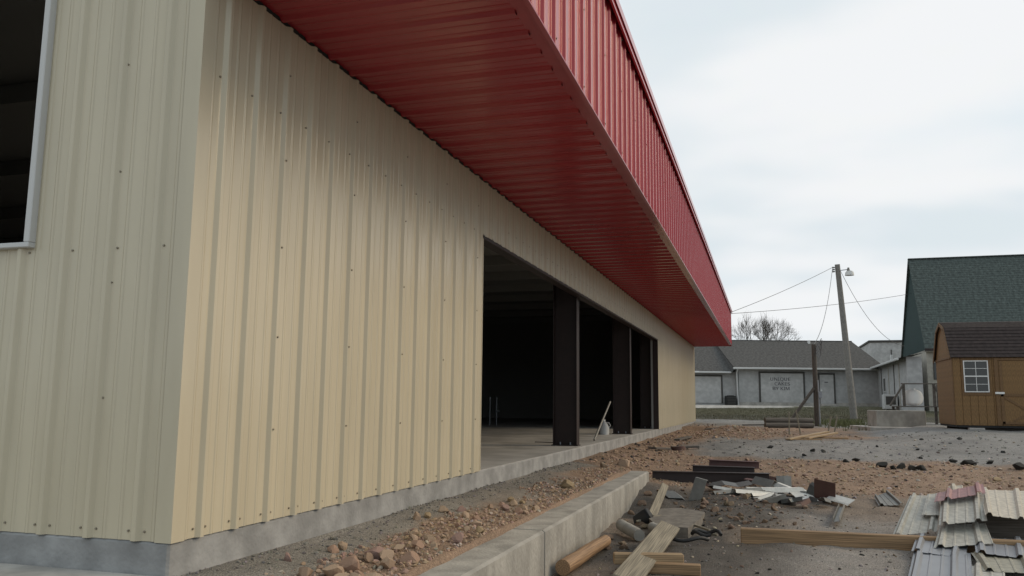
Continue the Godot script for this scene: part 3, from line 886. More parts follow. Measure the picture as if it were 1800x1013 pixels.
	sc.append(["metal_trim", bent([Vector2(-0.06, 0), Vector2(0, 0.08), Vector2(0.08, 0.07), Vector2(0.10, 0.02)], 0.62), M.scrap_white, Vector3(-0.24, 0.24, -12.1), Vector3(-0.1, -0.95, 0.15), "white folded trim left of the other white trims in the scrap heap"])
	sc.append(["metal_trim", bent([Vector2(-0.05, 0), Vector2(0.02, 0.05), Vector2(0.09, 0.04)], 0.5), M.scrap_white, Vector3(-0.10, 0.22, -11.85), Vector3(0.1, -1.15, 0.2), "narrow white trim lying in the middle of the scrap heap"])
	sc.append(["metal_trim", bent([Vector2(-0.09, 0), Vector2(0, 0.07), Vector2(0.10, 0.06), Vector2(0.13, 0)], 0.8), M.scrap_white, Vector3(0.05, 0.27, -12.45), Vector3(0.0, -1.25, 0.1), "longest white folded trim at the back of the scrap heap"])
	sc.append(["metal_trim", bent([Vector2(-0.09, 0), Vector2(0.02, 0.06), Vector2(0.13, 0.05)], 0.45), M.scrap_white, Vector3(0.02, 0.22, -11.55), Vector3(0.25, -1.2, 0.35), "short wide white trim at the front of the scrap heap"])
	sc.append(["metal_trim", bent([Vector2(-0.06, 0), Vector2(0.0, 0.05), Vector2(0.08, 0.04)], 0.6), M.scrap_white, Vector3(0.22, 0.29, -12.7), Vector3(0.1, 0.5, 0.0), "white trim slanting to the right at the back of the heap"])
	sc.append(["metal_flashing", bent([Vector2(-0.12, 0.0), Vector2(-0.02, 0.09), Vector2(0.1, 0.02)], 0.35), M.scrap_grey, Vector3(-0.05, 0.33, -13.0), Vector3(0.1, 0.9, 0.1), "crumpled grey flashing just in front of the steel beams"])
	sc.append(["rusty_angle", bent([Vector2(-0.13, 0), Vector2(0, 0.10), Vector2(0.13, 0)], 0.3), M.scrap_rust, Vector3(0.06, 0.28, -13.75), Vector3(0, 0.35, 0), "rusty tent shaped angle piece right of the steel beams"])
	sc.append(["brown_plate", bent([Vector2(-0.105, 0), Vector2(0, 0.012), Vector2(0.105, 0)], 0.2), M.scrap_grey, Vector3(0.21, 0.35, -13.15), Vector3(1.2, 0.1, 0), "small square brown plate standing right of the rusty angle"])
	sc.append(["grey_sheet", bent([Vector2(-0.14, 0), Vector2(0.0, 0.006), Vector2(0.14, 0)], 0.62), M.scrap_white, Vector3(0.42, 0.27, -12.35), Vector3(0.14, 0.25, -0.06), "flat pale grey metal sheet lying tilted beside the rusty plate"])
	sc.append(["rusty_plate", bent([Vector2(0, 0), Vector2(0.015, 0.30), Vector2(0.02, 0.33)], 0.34), M.scrap_rust, Vector3(0.71, 0.15, -12.2), Vector3(0.1, 0.85, 0.12), "upright rusty red plate standing right of the scrap heap"])
	sc.append(["dark_plate", bent([Vector2(0, 0), Vector2(0.02, 0.2), Vector2(0.05, 0.24)], 0.4), M.sheet_dark, Vector3(0.58, 0.16, -12.3), Vector3(0.3, 0.7, -0.2), "dark bent plate between the pale sheet and rusty plate"])
	sc.append(["metal_trim", bent([Vector2(-0.10, 0.03), Vector2(0, 0.0), Vector2(0.02, 0.02), Vector2(0.13, 0.07)], 0.38), M.scrap_white, Vector3(0.84, 0.22, -11.95), Vector3(0.1, 0.75, 0.0), "white folded metal piece right of the upright rusty plate"])
	sc.append(["steel_channel", bent([Vector2(-0.03, 0.05), Vector2(-0.03, 0), Vector2(0.04, 0), Vector2(0.04, 0.05)], 1.5), M.scrap_grey, Vector3(0.80, 0.19, -11.0), Vector3(0, -0.12, 0.1), "long dark steel channel pointing toward the viewer below the rusty plate"])
	sc.append(["dark_flashing", bent([Vector2(-0.3, 0.02), Vector2(-0.1, 0.06), Vector2(0.1, 0.02), Vector2(0.3, 0.05)], 0.3), M.sheet_dark, Vector3(-0.55, 0.30, -12.75), Vector3(0.1, 0.2, 0.05), "dark crumpled flashing lying below the long steel beam"])
	sc.append(["dark_flashing", bent([Vector2(-0.25, 0.0), Vector2(0.0, 0.07), Vector2(0.25, 0.02)], 0.22), M.sheet_dark, Vector3(-0.15, 0.22, -12.25), Vector3(0.2, -0.4, 0.1), "black bent flashing under the white trims"])
	sc.append(["dark_flashing", bent([Vector2(-0.2, 0.0), Vector2(0.0, 0.05), Vector2(0.2, 0.0)], 0.25), M.sheet_dark, Vector3(-1.22, 0.22, -11.7), Vector3(0.3, 0.6, -0.3), "dark bent flashing left of the upright grey piece"])
	for k in 22:
		var ln := rng.randf_range(0.12, 0.5)
		var sx := rng.randf_range(-0.85, 0.75)
		var sz := rng.randf_range(-13.0, -11.4)
		var sh := bent([Vector2(-0.03, 0.0), Vector2(0.0, rng.randf_range(0.02, 0.05)), Vector2(rng.randf_range(0.03, 0.08), 0.01)], ln)
		sc.append(["scrap_strip", sh, [M.sheet_dark, M.scrap_grey, M.sheet_dark, M.scrap_white, M.scrap_rust][k % 5], on(sx, sz, 0.03 + 0.05 * rng.randf()), Vector3(rng.randf_range(-0.25, 0.25), rng.randf() * TAU, rng.randf_range(-0.3, 0.3)), ["thin dark bent metal strip", "thin dull grey bent metal strip", "thin dark bent metal strip", "thin whitish bent metal strip", "thin rusty bent metal strip"][k % 5] + " scattered in the scrap heap"])
	for s in sc:
		var o := solo(s[0], s[1], s[2], s[5], "scrap metal", Transform3D(Basis.from_euler(s[4]), s[3]), "scrap metal on the debris heap")
		if s[0] == "grey_sheet":
			var ho := MB.new()
			ho.tube([Vector3(0.03, 0.006, 0.08), Vector3(0.03, 0.013, 0.08)], [0.02, 0.02], 10)
			part("knockout", ho, M.black, o)
	var tyre := MB.new()
	tyre.tube([Vector3(0, 0, 0), Vector3(0, 0.07, 0), Vector3(0, 0.12, 0), Vector3(0, 0.125, 0)], [0.13, 0.14, 0.11, 0.05], 14)
	solo("black_tub", tyre, M.rubber, "squat black rubber tub beside the short wide white trim", "tub", Transform3D(Basis.from_euler(Vector3(0.1, 0, 0.1)), Vector3(0.20, 0.15, -11.75)))
	# twisted sheet on the right
	var tw := [Vector3(1.36, 0.26, -12.5), Vector3(1.56, 0.33, -12.6), Vector3(1.68, 0.21, -12.1), Vector3(1.36, 0.20, -12.0)]
	var tc := (tw[0] + tw[1] + tw[2] + tw[3]) * 0.25 as Vector3
	solo("twisted_sheet", scrap_sheet(tw, 0.4, 0.1), M.scrap_grey, "lone twisted grey sheet offcut lying on the gravel", "scrap metal", Transform3D(Basis(), tc))
	# offcuts of ribbed panels
	var S := [
		["grey beige ribbed offcut at the left edge of the offcut pile", M.sheet_grey, [[1.45, 0.54, -9.98], [1.77, 0.54, -10.08], [1.55, 0.29, -9.15], [1.12, 0.24, -8.97]], 0.42, 0.10],
		["small grey ribbed offcut lying on the leftmost sheet", M.sheet_grey, [[1.62, 0.56, -9.98], [1.74, 0.57, -10.02], [1.63, 0.41, -9.43], [1.46, 0.41, -9.38]], 0.16, 0.23],
		["faded red ribbed offcut on top of the offcut pile", M.sheet_pink, [[1.7, 0.585, -9.9], [2.17, 0.685, -10.03], [2.12, 0.62, -9.71], [1.6, 0.53, -9.51]], 0.50, 0.02],
		["pale ribbed offcut in the middle below the faded red one", M.sheet_grey, [[1.72, 0.54, -9.8], [2.15, 0.60, -9.93], [2.0, 0.41, -9.17], [1.54, 0.37, -8.98]], 0.44, 0.10],
		["broad beige ribbed offcut at the right of the offcut pile", M.sheet_tan, [[2.2, 0.60, -10.32], [3.05, 0.57, -10.69], [2.68, 0.38, -9.33], [1.97, 0.47, -9.11]], 0.75, 0.11],
		["pale ribbed offcut with torn edge on the lower middle of the pile", M.sheet_grey, [[1.6, 0.33, -9.26], [2.03, 0.36, -9.39], [1.96, 0.25, -8.81], [1.42, 0.21, -8.6]], 0.46, 0.10],
		["bluish galvanised ribbed offcut under the torn pale sheet", M.galv, [[1.35, 0.245, -9.05], [1.84, 0.245, -9.2], [1.64, 0.165, -8.41], [1.2, 0.21, -8.37]], 0.45, 0.10],
		["long bluish galvanised ribbed sheet lowest and nearest in the pile", M.galv, [[1.24, 0.195, -8.49], [1.73, 0.175, -8.64], [1.39, 0.16, -6.9], [0.9, 0.15, -6.75]], 0.5, 0.10],
		["grey galvanised ribbed offcut lying in shade under the beige sheet", M.galv, [[1.87, 0.25, -9.15], [2.48, 0.23, -9.31], [2.26, 0.18, -8.41], [1.73, 0.22, -8.43]], 0.55, 0.10],
		["olive beige ribbed offcut low at the right of the pile", M.sheet_olive, [[1.72, 0.19, -8.58], [2.31, 0.18, -8.58], [2.14, 0.16, -7.9], [1.65, 0.165, -7.83]], 0.5, 0.10],
		["short bluish white ribbed offcut lowest at the right of the pile", M.sheet_grey, [[1.61, 0.17, -8.02], [1.86, 0.165, -8.05], [1.65, 0.15, -7.14], [1.4, 0.145, -7.07]], 0.26, 0.10],
		["small whitish offcut sticking out behind the faded red one", M.sheet_tan, [[1.89, 0.625, -10.32], [2.04, 0.635, -10.36], [2.0, 0.565, -10.15], [1.86, 0.555, -10.11]], 0.16, 0.10]]
	for s in S:
		var c := []
		var ce := Vector3.ZERO
		for q in s[2]:
			c.append(Vector3(q[0], q[1], q[2])); ce += Vector3(q[0], q[1], q[2]) * 0.25
		solo("panel_offcut", scrap_sheet(c, s[3], s[4]), s[1], s[0], "metal sheet", Transform3D(Basis(), ce), "ribbed panel offcuts in the pile")
	board("support_block", Vector3(1.75, 0.12, -9.75), Vector3(2.9, 0.12, -10.0), 0.30, 0.14, M.old_wood, "dark wooden block in the shade under the offcut pile")
	# things further back: lumber frame and stakes
	board("frame_board", on(0.48, -22.2, 0.02), on(1.55, -24.3, 0.10), 0.04, 0.14, M.pine_new, "long pine board of the lumber stack, farther left one", "lumber stack boards")
	board("frame_board", on(0.95, -22.6, 0.03), on(1.75, -24.0, 0.10), 0.04, 0.14, M.pine_new, "pine board of the lumber stack, nearer right one", "lumber stack boards")
	board("frame_board", on(0.55, -23.0, 0.0), on(2.0, -23.6, 0.0), 0.06, 0.12, M.pine, "pine board lying crosswise under the lumber stack", "lumber stack boards")
	board("frame_board", on(0.55, -22.4, 0.0), on(1.3, -22.75, 0.0), 0.04, 0.12, M.pine, "short pine board at the front of the lumber stack", "lumber stack boards")
	for q in [[0.56, -23.9, 0.0, 0.62, 0.02, "upright wooden stake left of the lumber stack"], [0.90, -25.4, 0.0, 0.70, -0.14, "leaning wooden stake just right of the upright stake"], [1.62, -25.3, 0.0, 0.55, 0.22, "short leaning stake at the right end of the lumber stack"], [1.95, -27.3, 0.0, 0.5, 0.2, "small leaning stake farther back than the lumber stack"]]:
		var s := MB.new()
		s.box(Vector3(-0.02, -0.15, -0.02), Vector3(0.02, q[3], 0.02), 0.004)
		solo("survey_stake", s, M.pine_grey, q[5], "stake", Transform3D(Basis(Vector3.BACK, -q[4]), on(q[0], q[1])), "wooden stakes")
	# pole stack
	for q in [[0.0, 0.09, 0.0, "lower front grey wooden pole of the stacked poles"], [0.0, 0.09, -0.2, "lower back grey wooden pole of the stacked poles"], [0.0, 0.26, -0.1, "upper grey wooden pole of the stacked poles"]]:
		var pl := MB.new()
		pl.tube([Vector3(0, 0, 0), Vector3(0.9, 0.0, 0), Vector3(1.78, 0, 0)], [0.092, 0.095, 0.09], 12)
		solo("wooden_pole", pl, M.old_wood, q[3], "pole", along(Vector3(-0.08, gh(0.8, -31) + q[1], -30.7 + q[2]), Vector3(1.7, gh(0.8, -31) + q[1], -31.5 + q[2])), "stacked wooden poles")
	# flat planks and plates on the dirt near the end of the building
	for q in [[-2.3, -17.5, 0.55, 0.2, 1.1, "dark flat board on the dirt beside the far bay"], [-2.0, -18.4, 0.6, 0.15, 0.4, "dark plank lying on the dirt left of the round disc"], [-2.2, -21.5, 0.9, 0.15, 1.3, "narrow dark plank lying near the last wall section"], [-2.1, -30.0, 1.2, 0.25, 0.2, "dark flat board at the far corner of the building"], [-0.9, -32.5, 1.4, 0.3, 0.1, "dark flat board lying behind the red rubble mound"]]:
		board("flat_board", on(q[0], q[1], 0.03), on(q[0] + q[2] * cos(q[4]), q[1] - q[2] * sin(q[4]), 0.04), 0.04, q[3], M.old_wood, q[5], "dark flat boards on the dirt")
	var dk := MB.new()
	dk.tube([Vector3(0, -0.03, 0), Vector3(0, 0.05, 0), Vector3(0, 0.065, 0)], [0.16, 0.16, 0.13], 16)
	solo("round_disc", dk, M.scrap_rust, "dark round disc lying on the dirt near the far bay", "disc", Transform3D(Basis(Vector3.BACK, 0.1), on(-1.85, -18.3)))

func make_interior_things() -> void:
	var y := SLAB + 0.004
	for q in [[-8.11, -24.2, "thin upright pipe stub on the dark building floor, left one"], [-7.93, -24.3, "thin upright pipe stub with valve on the building floor, right one"]]:
		var t := thing("pipe_stub", q[2], "pipe", Vector3(q[0], y, q[1]), 0.0, "pipe stubs in the floor")
		var p := MB.new(); p.tube([Vector3.ZERO, Vector3(0, 0.80, 0)], [0.016, 0.016], 8)
		part("riser", p, M.galv, t)
		var p2 := MB.new(); p2.tube([Vector3(0, 0.8, 0), Vector3(0, 0.85, 0)], [0.024, 0.022], 8)
		part("cap", p2, M.galv, t)
		if q[0] > -8.0:
			var p3 := MB.new(); p3.tube([Vector3(-0.02, 0.42, 0), Vector3(0.09, 0.42, 0)], [0.03, 0.025], 8)
			part("valve", p3, M.galv, t)
	var bar := MB.new()
	bar.tube([Vector3.ZERO, Vector3(1.35, 0, 0)], [0.02, 0.02], 10)
	solo("leaning_pipe", bar, M.scrap_grey, "slim metal pipe leaning between the two middle steel columns", "pipe", along(Vector3(-3.12, y + 0.02, -15.5), Vector3(-3.02, y + 0.74, -16.65)))
	var t := thing("plastic_jug", "translucent white plastic jug on the floor beside the second column", "jug", Vector3(-3.55, y, -18.75))
	var j := MB.new()
	j.tube([Vector3(0, 0.0, 0), Vector3(0, 0.02, 0), Vector3(0, 0.17, 0), Vector3(0, 0.24, 0), Vector3(0, 0.29, 0), Vector3(0, 0.31, 0)], [0.1, 0.12, 0.12, 0.085, 0.035, 0.03], 14)
	part("bottle", j, M.jug, t)
	var cp := MB.new(); cp.tube([Vector3(0, 0.31, 0), Vector3(0, 0.335, 0)], [0.034, 0.034], 10)
	part("cap", cp, M.white, t)
	var hd := MB.new(); hd.tube([Vector3(0.1, 0.16, 0), Vector3(0.15, 0.2, 0), Vector3(0.12, 0.26, 0), Vector3(0.04, 0.27, 0)], [0.014, 0.014, 0.014, 0.014], 6)
	part("handle", hd, M.jug, t)
	board("floor_strip", Vector3(-4.0, y, -14.52), Vector3(-3.66, y, -14.5), 0.012, 0.05, M.steel, "thin dark steel strip lying on the floor left of the first column")

# ---------------------------------------------------------------- wires, poles, tree
func wire(a: Vector3, b: Vector3, sag: float, label: String, r := 0.011) -> void:
	var m := MB.new()
	var p := []
	var rr := []
	for i in 25:
		var t := i / 24.0
		p.append(a.lerp(b, t) - a - Vector3(0, sag * 4.0 * t * (1 - t), 0)); rr.append(r)
	m.tube(p, rr, 5)
	solo("overhead_wire", m, M.wire, label, "wire", Transform3D(Basis(), a), "overhead wires")

func make_poles() -> void:
	var base := Vector3(4.04, 0.7, -43.58)
	var top := Vector3(3.48, 8.26, -42.34)
	var t := thing("utility_pole", "tall grey leaning utility pole with a yard lamp at its top", "utility pole", base)
	var m := MB.new()
	var pts := []
	var rad := []
	for i in 9:
		pts.append((top - base) * (i / 8.0)); rad.append(lerpf(0.175, 0.12, i / 8.0))
	m.tube(pts, rad, 14)
	part("shaft", m, M.pole, t)
	var d := top - base
	var ar := MB.new()
	ar.tube([d + Vector3(0.1, -0.32, 0.1), d + Vector3(0.34, -0.30, 0.12), d + Vector3(0.46, -0.28, 0.12)], [0.02, 0.02, 0.02], 6)
	var lm := part("lamp_arm", ar, M.galv, t)
	var lh := MB.new()
	lh.tube([Vector3(0.48, -0.20, 0.12) + d, Vector3(0.48, -0.30, 0.12) + d, Vector3(0.48, -0.36, 0.12) + d], [0.045, 0.06, 0.09], 10)
	part("lamp_head", lh, M.scrap_grey, lm)
	var lr := MB.new()
	lr.tube([Vector3(0.52, -0.36, 0.12) + d, Vector3(0.52, -0.44, 0.12) + d, Vector3(0.52, -0.58, 0.12) + d], [0.12, 0.19, 0.21], 14)
	part("lamp_reflector", lr, M.white, lm)
	for k in 3:
		var ins := MB.new()
		ins.tube([d + Vector3(-0.12, -0.16 - 0.1 * k, 0.06), d + Vector3(-0.24, -0.16 - 0.1 * k, 0.06)], [0.03, 0.045], 8)
		part("insulator", ins, M.scrap_grey, t)
	# old post with brace
	var o := thing("braced_post", "short dark weathered post with a diagonal brace in front of the grey shop", "post", Vector3(1.76, 0.5, -32.8))
	var pm := MB.new()
	pm.tube([Vector3.ZERO, Vector3(-0.01, 1.6, 0.05), Vector3(-0.02, 3.23, 0.1)], [0.095, 0.085, 0.08], 12)
	part("post", pm, M.pole_dark, o)
	var bm := MB.new()
	bm.tube([Vector3(-0.06, 1.62, 0.14), Vector3(-1.15, 0.10, 0.14)], [0.055, 0.055], 8)
	part("brace", bm, M.old_wood, o)
	var cm := MB.new()
	cm.tube([Vector3(0.09, 0.2, 0.16), Vector3(0.08, 1.55, 0.16), Vector3(0.07, 1.9, 0.18)], [0.03, 0.03, 0.03], 8)
	part("conduit", cm, M.galv, o)
	part("meter_box", bx(Vector3(0.07, 1.25, 0.10), Vector3(0.20, 1.48, 0.22), 0.01), M.galv, o)
	var wm := MB.new()
	for k in 5:
		var wp := []
		var wr := []
		for i in 10:
			var a := i / 9.0 * 4.5 + k
			wp.append(Vector3(0.09 + 0.14 * sin(a * 0.6) + 0.02 * k, 3.25 - 0.06 * i + 0.05 * k, 0.12 + 0.09 * cos(a))); wr.append(0.014)
		wm.tube(wp, wr, 5)
	part("wire_tangle", wm, M.wire, o)
	wire(Vector3(-1.28, 5.33, -35.62), top + Vector3(-0.24, -0.16, 0.06), 0.08, "service wire rising from the red fascia corner to the utility pole")
	wire(Vector3(-1.28, 5.26, -35.62), Vector3(8.3, 8.0, -52.6), 0.12, "wire running from the red fascia corner to the green roof")
	wire(Vector3(1.74, 3.72, -32.7), top + Vector3(-0.24, -0.26, 0.06), 0.6, "wire dropping from the utility pole to the short braced post")
	wire(top + Vector3(0.14, -0.36, 0.06), Vector3(7.0, 4.6, -47.4), 0.8, "wire dropping from the utility pole to the right hand buildings")

func branch(m: MB, p: Vector3, d: Vector3, len: float, r: float, level: int, r2: RandomNumberGenerator) -> void:
	var pts := [p]
	var rad := [r]
	var q := p
	var dd := d
	for i in 3:
		dd = (dd + Vector3(r2.randf_range(-0.2, 0.2), r2.randf_range(-0.05, 0.15), r2.randf_range(-0.2, 0.2))).normalized()
		q += dd * len / 3.0
		pts.append(q); rad.append(r * (1.0 - 0.2 * (i + 1)))
	m.tube(pts, rad, 5 if level < 2 else 3, false)
	if level >= 5: return
	var kids := 3 if level < 4 else 5
	for k in kids:
		var az := TAU * (k + r2.randf()) / kids
		var side := dd.cross(Vector3(0.3, 0.2, 0.9)).normalized().rotated(dd, az)
		var nd := (dd * r2.randf_range(0.7, 1.1) + side * r2.randf_range(0.32, 0.62)).normalized()
		var at: Vector3 = pts[2].lerp(pts[3], r2.randf()) if k > 0 else q
		branch(m, at, nd, len * r2.randf_range(0.66, 0.84), maxf(r * 0.56, 0.009), level + 1, r2)

func make_trees() -> void:
	var k := 0
	for q in [[-1.0, -83.4, 1.10, "bare leafless tree behind the grey shop, left of the pair"], [0.75, -84.5, 1.13, "bare leafless tree behind the grey shop, right of the pair"]]:
		var t := thing("bare_tree", q[3], "tree", Vector3(q[0], 1.3, q[1]), 0.0, "bare trees behind the shop")
		var r2 := RandomNumberGenerator.new()
		r2.seed = 40 + k * 9
		var s: float = q[2]
		var tr := MB.new()
		tr.tube([Vector3.ZERO, Vector3(0.03, 1.5 * s, 0), Vector3(0.0, 3.2 * s, 0.05)], [0.24, 0.19, 0.15], 9)
		part("trunk", tr, M.bark, t)
		var cr := MB.new()
		for i in 6:
			var a := TAU * i / 6.0 + r2.randf()
			branch(cr, Vector3(0, (2.5 + 0.1 * i) * s, 0.04), Vector3(cos(a) * 0.34, 0.9 + 0.25 * r2.randf(), sin(a) * 0.34).normalized(), 1.75 * s, 0.085, 1, r2)
		part("crown", cr, M.bark, t)
		t.scale = Vector3(0.74, 1.06, 0.74)
		k += 1

# ---------------------------------------------------------------- background buildings
func courses(p00: Vector3, p10: Vector3, p01: Vector3, p11: Vector3, step: float, th := 0.012) -> MB:
	# lapped shingle courses from eave edge p00-p10 to ridge edge p01-p11
	var m := MB.new()
	var nn := ((p10 - p00).cross(p01 - p00)).normalized()
	if nn.y < 0: nn = -nn
	var k := int(ceil((p01 - p00).length() / step))
	for i in k:
		var a := p00.lerp(p01, i / float(k)); var b := p10.lerp(p11, i / float(k))
		var c := p10.lerp(p11, (i + 1) / float(k)); var d := p00.lerp(p01, (i + 1) / float(k))
		m.quad(a + nn * th, b + nn * th, c, d)
		m.quad(a, b, b + nn * th, a + nn * th)
	return m

func make_shop() -> void:
	var t := thing("grey_shop", "low grey shop building with lettered panel and grey shingle roof", "building", Vector3(-1.81, 1.43, -56.1), deg_to_rad(16.2))
	var E := 2.38
	part("wall", bx(Vector3(-0.0, -0.4, -10.4), Vector3(9.4, E, 0.0)), M.grey_wall, t)
	part("wall", bx(Vector3(-12.0, -0.4, -9.8), Vector3(-0.003, E - 0.22, -0.45)), M.grey_wall, t)
	part("plinth", bx(Vector3(0.05, -0.38, 0.001), Vector3(9.3, 0.20, 0.04)), M.pad, t)
	# roofs
	var rf := part("roof", courses(Vector3(-0.3, E + 0.03, 0.5), Vector3(9.6, E + 0.03, 0.5), Vector3(-0.3, 4.6, -5.2), Vector3(9.6, 4.6, -5.2), 0.16), M.grey_roof, t)
	part("rear_slope", courses(Vector3(9.6, E, -10.9), Vector3(-0.3, E, -10.9), Vector3(9.6, 4.6, -5.2), Vector3(-0.3, 4.6, -5.2), 0.6), M.grey_roof, rf)
	part("side_slope", courses(Vector3(-12.0, E - 0.2, 0.0), Vector3(-0.31, E - 0.2, 0.0), Vector3(-12.0, 4.5, -5.2), Vector3(-0.31, 4.5, -5.2), 0.16), M.grey_roof, rf)
	var vg := MB.new()
	vg.tri(Vector3(-0.29, E + 0.0, 0.45), Vector3(-0.29, 4.58, -5.2), Vector3(-0.29, E - 0.3, 0.0))
	vg.tri(Vector3(-0.29, E - 0.3, 0.0), Vector3(-0.29, 4.58, -5.2), Vector3(-0.29, E - 0.3, -5.2))
	part("verge_board", vg, M.grey_roof, rf)
	part("ridge_cap", bx(Vector3(-12.0, 4.58, -5.3), Vector3(9.6, 4.64, -5.1), 0.02), M.grey_roof, rf)
	part("roof_vent", bx(Vector3(6.3, 4.2, -4.75), Vector3(6.45, 4.62, -4.6), 0.01), M.white, rf)
	part("gutter", bx(Vector3(-0.35, E - 0.07, 0.46), Vector3(9.6, E + 0.05, 0.57), 0.02), M.white_trim, t)
	part("gutter", bx(Vector3(-12.0, E - 0.32, -0.04), Vector3(-0.36, E - 0.21, 0.06), 0.02), M.white_trim, t)
	part("soffit_board", bx(Vector3(0.0, E - 0.03, 0.002), Vector3(9.4, E, 0.455)), M.grey_wall, t)
	var dsp := MB.new()
	dsp.tube([Vector3(-0.05, E - 0.05, 0.5), Vector3(-0.02, E - 0.3, 0.09), Vector3(0.02, 0.05, 0.09), Vector3(0.02, -0.02, 0.28)], [0.05, 0.05, 0.05, 0.05], 8)
	part("downspout", dsp, M.white_trim, t)
	# closed-off doorway with lettering
	var frame := func(x0: float, x1: float, y0: float, y1: float, w: float, z: float, called: String, m: Material) -> Node3D:
		var p := part(called, bx(Vector3(x0, y0, z + 0.001), Vector3(x1, y1, z + 0.05)), m, t)
		part("frame", bx(Vector3(x0 - w, y0, z + 0.001), Vector3(x0 - 0.001, y1 + w, z + 0.08), 0.01), M.dark_trim, p)
		part("frame", bx(Vector3(x1 + 0.001, y0, z + 0.001), Vector3(x1 + w, y1 + w, z + 0.08), 0.01), M.dark_trim, p)
		part("frame", bx(Vector3(x0, y1 + 0.001, z + 0.001), Vector3(x1, y1 + w, z + 0.079), 0.01), M.dark_trim, p)
		return p
	var sg: Node3D = frame.call(1.52, 4.28, 0.2, 2.08, 0.11, 0.0, "lettered_panel", M.grey_door)
	var font := SystemFont.new()
	font.font_names = PackedStringArray(["Droid Sans"])
	for q in [["UNIQUE", 1.70, 2.80], ["CAKES", 1.40, 2.92], ["BY KIM", 1.10, 2.84]]:
		var tm := TextMesh.new()
		tm.text = q[0]
		tm.font = font
		tm.font_size = 24
		tm.pixel_size = 0.012
		tm.depth = 0.02
		part("lettering", tm, M.ink, sg, Transform3D(Basis().scaled(Vector3(1.25, 1, 1)), Vector3(q[2], q[1], 0.058)))
	var dr: Node3D = frame.call(5.35, 6.25, 0.15, 2.02, 0.10, 0.0, "door", M.grey_door)
	part("door_plate", bx(Vector3(5.66, 1.5, 0.051), Vector3(5.88, 1.56, 0.06)), M.ink, dr)
	var kb := MB.new(); kb.tube([Vector3(5.42, 1.0, 0.05), Vector3(5.42, 1.0, 0.12)], [0.05, 0.07], 8)
	part("door_knob", kb, M.white, dr)
	part("door_step", bx(Vector3(5.2, -0.3, 0.1), Vector3(6.4, 0.12, 0.8), 0.02), M.pad, t)
	frame.call(-4.6, -0.95, 0.12, 1.85, 0.10, -0.45, "side_panel", M.grey_door)
	part("wall_joint", bx(Vector3(0.02, 0.05, 0.002), Vector3(0.10, E - 0.04, 0.03)), M.dark_trim, t)
	# condenser beside the downspout
	var ac := thing("condenser_unit", "small black condenser unit beside the downspout of the grey shop", "air conditioner", Vector3(-2.25, 1.40, -55.95), deg_to_rad(16.2))
	part("cabinet", bx(Vector3(-0.3, 0, -0.3), Vector3(0.3, 0.62, 0.3), 0.02), M.black, ac)
	var fan := MB.new(); fan.tube([Vector3(0, 0.62, 0), Vector3(0, 0.66, 0)], [0.24, 0.22], 14)
	part("fan_grille", fan, M.dark_trim, ac)
	for k in 5: part("louver", bx(Vector3(-0.27, 0.08 + 0.1 * k, 0.301), Vector3(0.27, 0.12 + 0.1 * k, 0.315)), M.dark_trim, ac)
	# path in front
	struct("path", bx(Vector3(-14, -0.3, -1.9), Vector3(8.6, 0.0, 1.9), 0.01), M.pad, Transform3D(Basis(Vector3.UP, deg_to_rad(16.2)), Vector3(-1.81, 1.43, -56.1)) * Transform3D(Basis(Vector3.RIGHT, 0.042), Vector3(0, -0.09, 3.2)))

func make_wing() -> void:
	# wing that reaches forward on the right of the shop
	var t := thing("side_wing", "pale sided wing reaching forward between grey shop and green roofed house", "building", Vector3(6.98, 1.3, -52.5))
	part("wall", bx(Vector3(0, -0.3, -6.2), Vector3(0.72, 2.72, 5.6)), M.grey_wall, t)
	var rf := part("roof", courses(Vector3(-0.45, 2.62, -6.4), Vector3(-0.45, 2.62, 5.9), Vector3(0.8, 2.9, -6.4), Vector3(0.8, 2.9, 5.9), 0.2), M.grey_roof, t)
	part("gutter", bx(Vector3(-0.5, 2.52, -6.4), Vector3(-0.40, 2.64, 5.9), 0.02), M.white_trim, rf)
	for q in [[-4.4, -4.2], [-1.2, -1.05], [1.0, 1.2], [2.9, 3.05]]:
		part("batten", bx(Vector3(-0.03, 0.0, q[0]), Vector3(-0.001, 2.5, q[1]), 0.004), M.dark_trim if q[0] < -4.0 or q[0] == 1.0 else M.cream, t)
	var dw := part("window", bx(Vector3(-0.03, 1.0, -3.4), Vector3(-0.001, 1.9, -2.5), 0.005), M.white_trim, t)
	part("pane", bx(Vector3(-0.034, 1.06, -3.33), Vector3(-0.031, 1.84, -2.57)), M.glass, dw)
	part("chimney_pipe", bx(Vector3(0.4, 2.75, -3.2), Vector3(0.55, 3.3, -3.05), 0.01), M.white, rf)
	var ac := thing("window_cooler", "white boxy cooler standing against the pale sided wing", "air conditioner", Vector3(6.55, 1.05, -50.4))
	part("cabinet", bx(Vector3(-0.35, 0.25, -0.4), Vector3(0.35, 1.05, 0.4), 0.02), M.white_trim, ac)
	part("grille", bx(Vector3(-0.25, 0.5, 0.401), Vector3(0.25, 0.95, 0.415)), M.dark_trim, ac)
	for q in [[-0.3, -0.35], [0.24, -0.35], [-0.3, 0.29], [0.24, 0.29]]:
		part("leg", bx(Vector3(q[0], -0.1, q[1]), Vector3(q[0] + 0.06, 0.249, q[1] + 0.06)), M.white_trim, ac)
	# white flat topped building behind
	var w := thing("pale_block_building", "pale flat topped building showing above the roofs behind", "building", Vector3(9.6, 1.3, -74.0))
	part("wall", bx(Vector3(-1.55, 0, -6), Vector3(6, 5.2, 2.4)), M.grey_door, w)
	part("parapet", bx(Vector3(-1.65, 5.201, -6.1), Vector3(6.1, 5.36, 2.5), 0.02), M.dark_trim, w)
	var an := MB.new(); an.tube([Vector3(0, 3.6, 2.45), Vector3(0, 4.6, 2.45)], [0.04, 0.04], 6)
	part("vent_pipe", an, M.dark_trim, w)

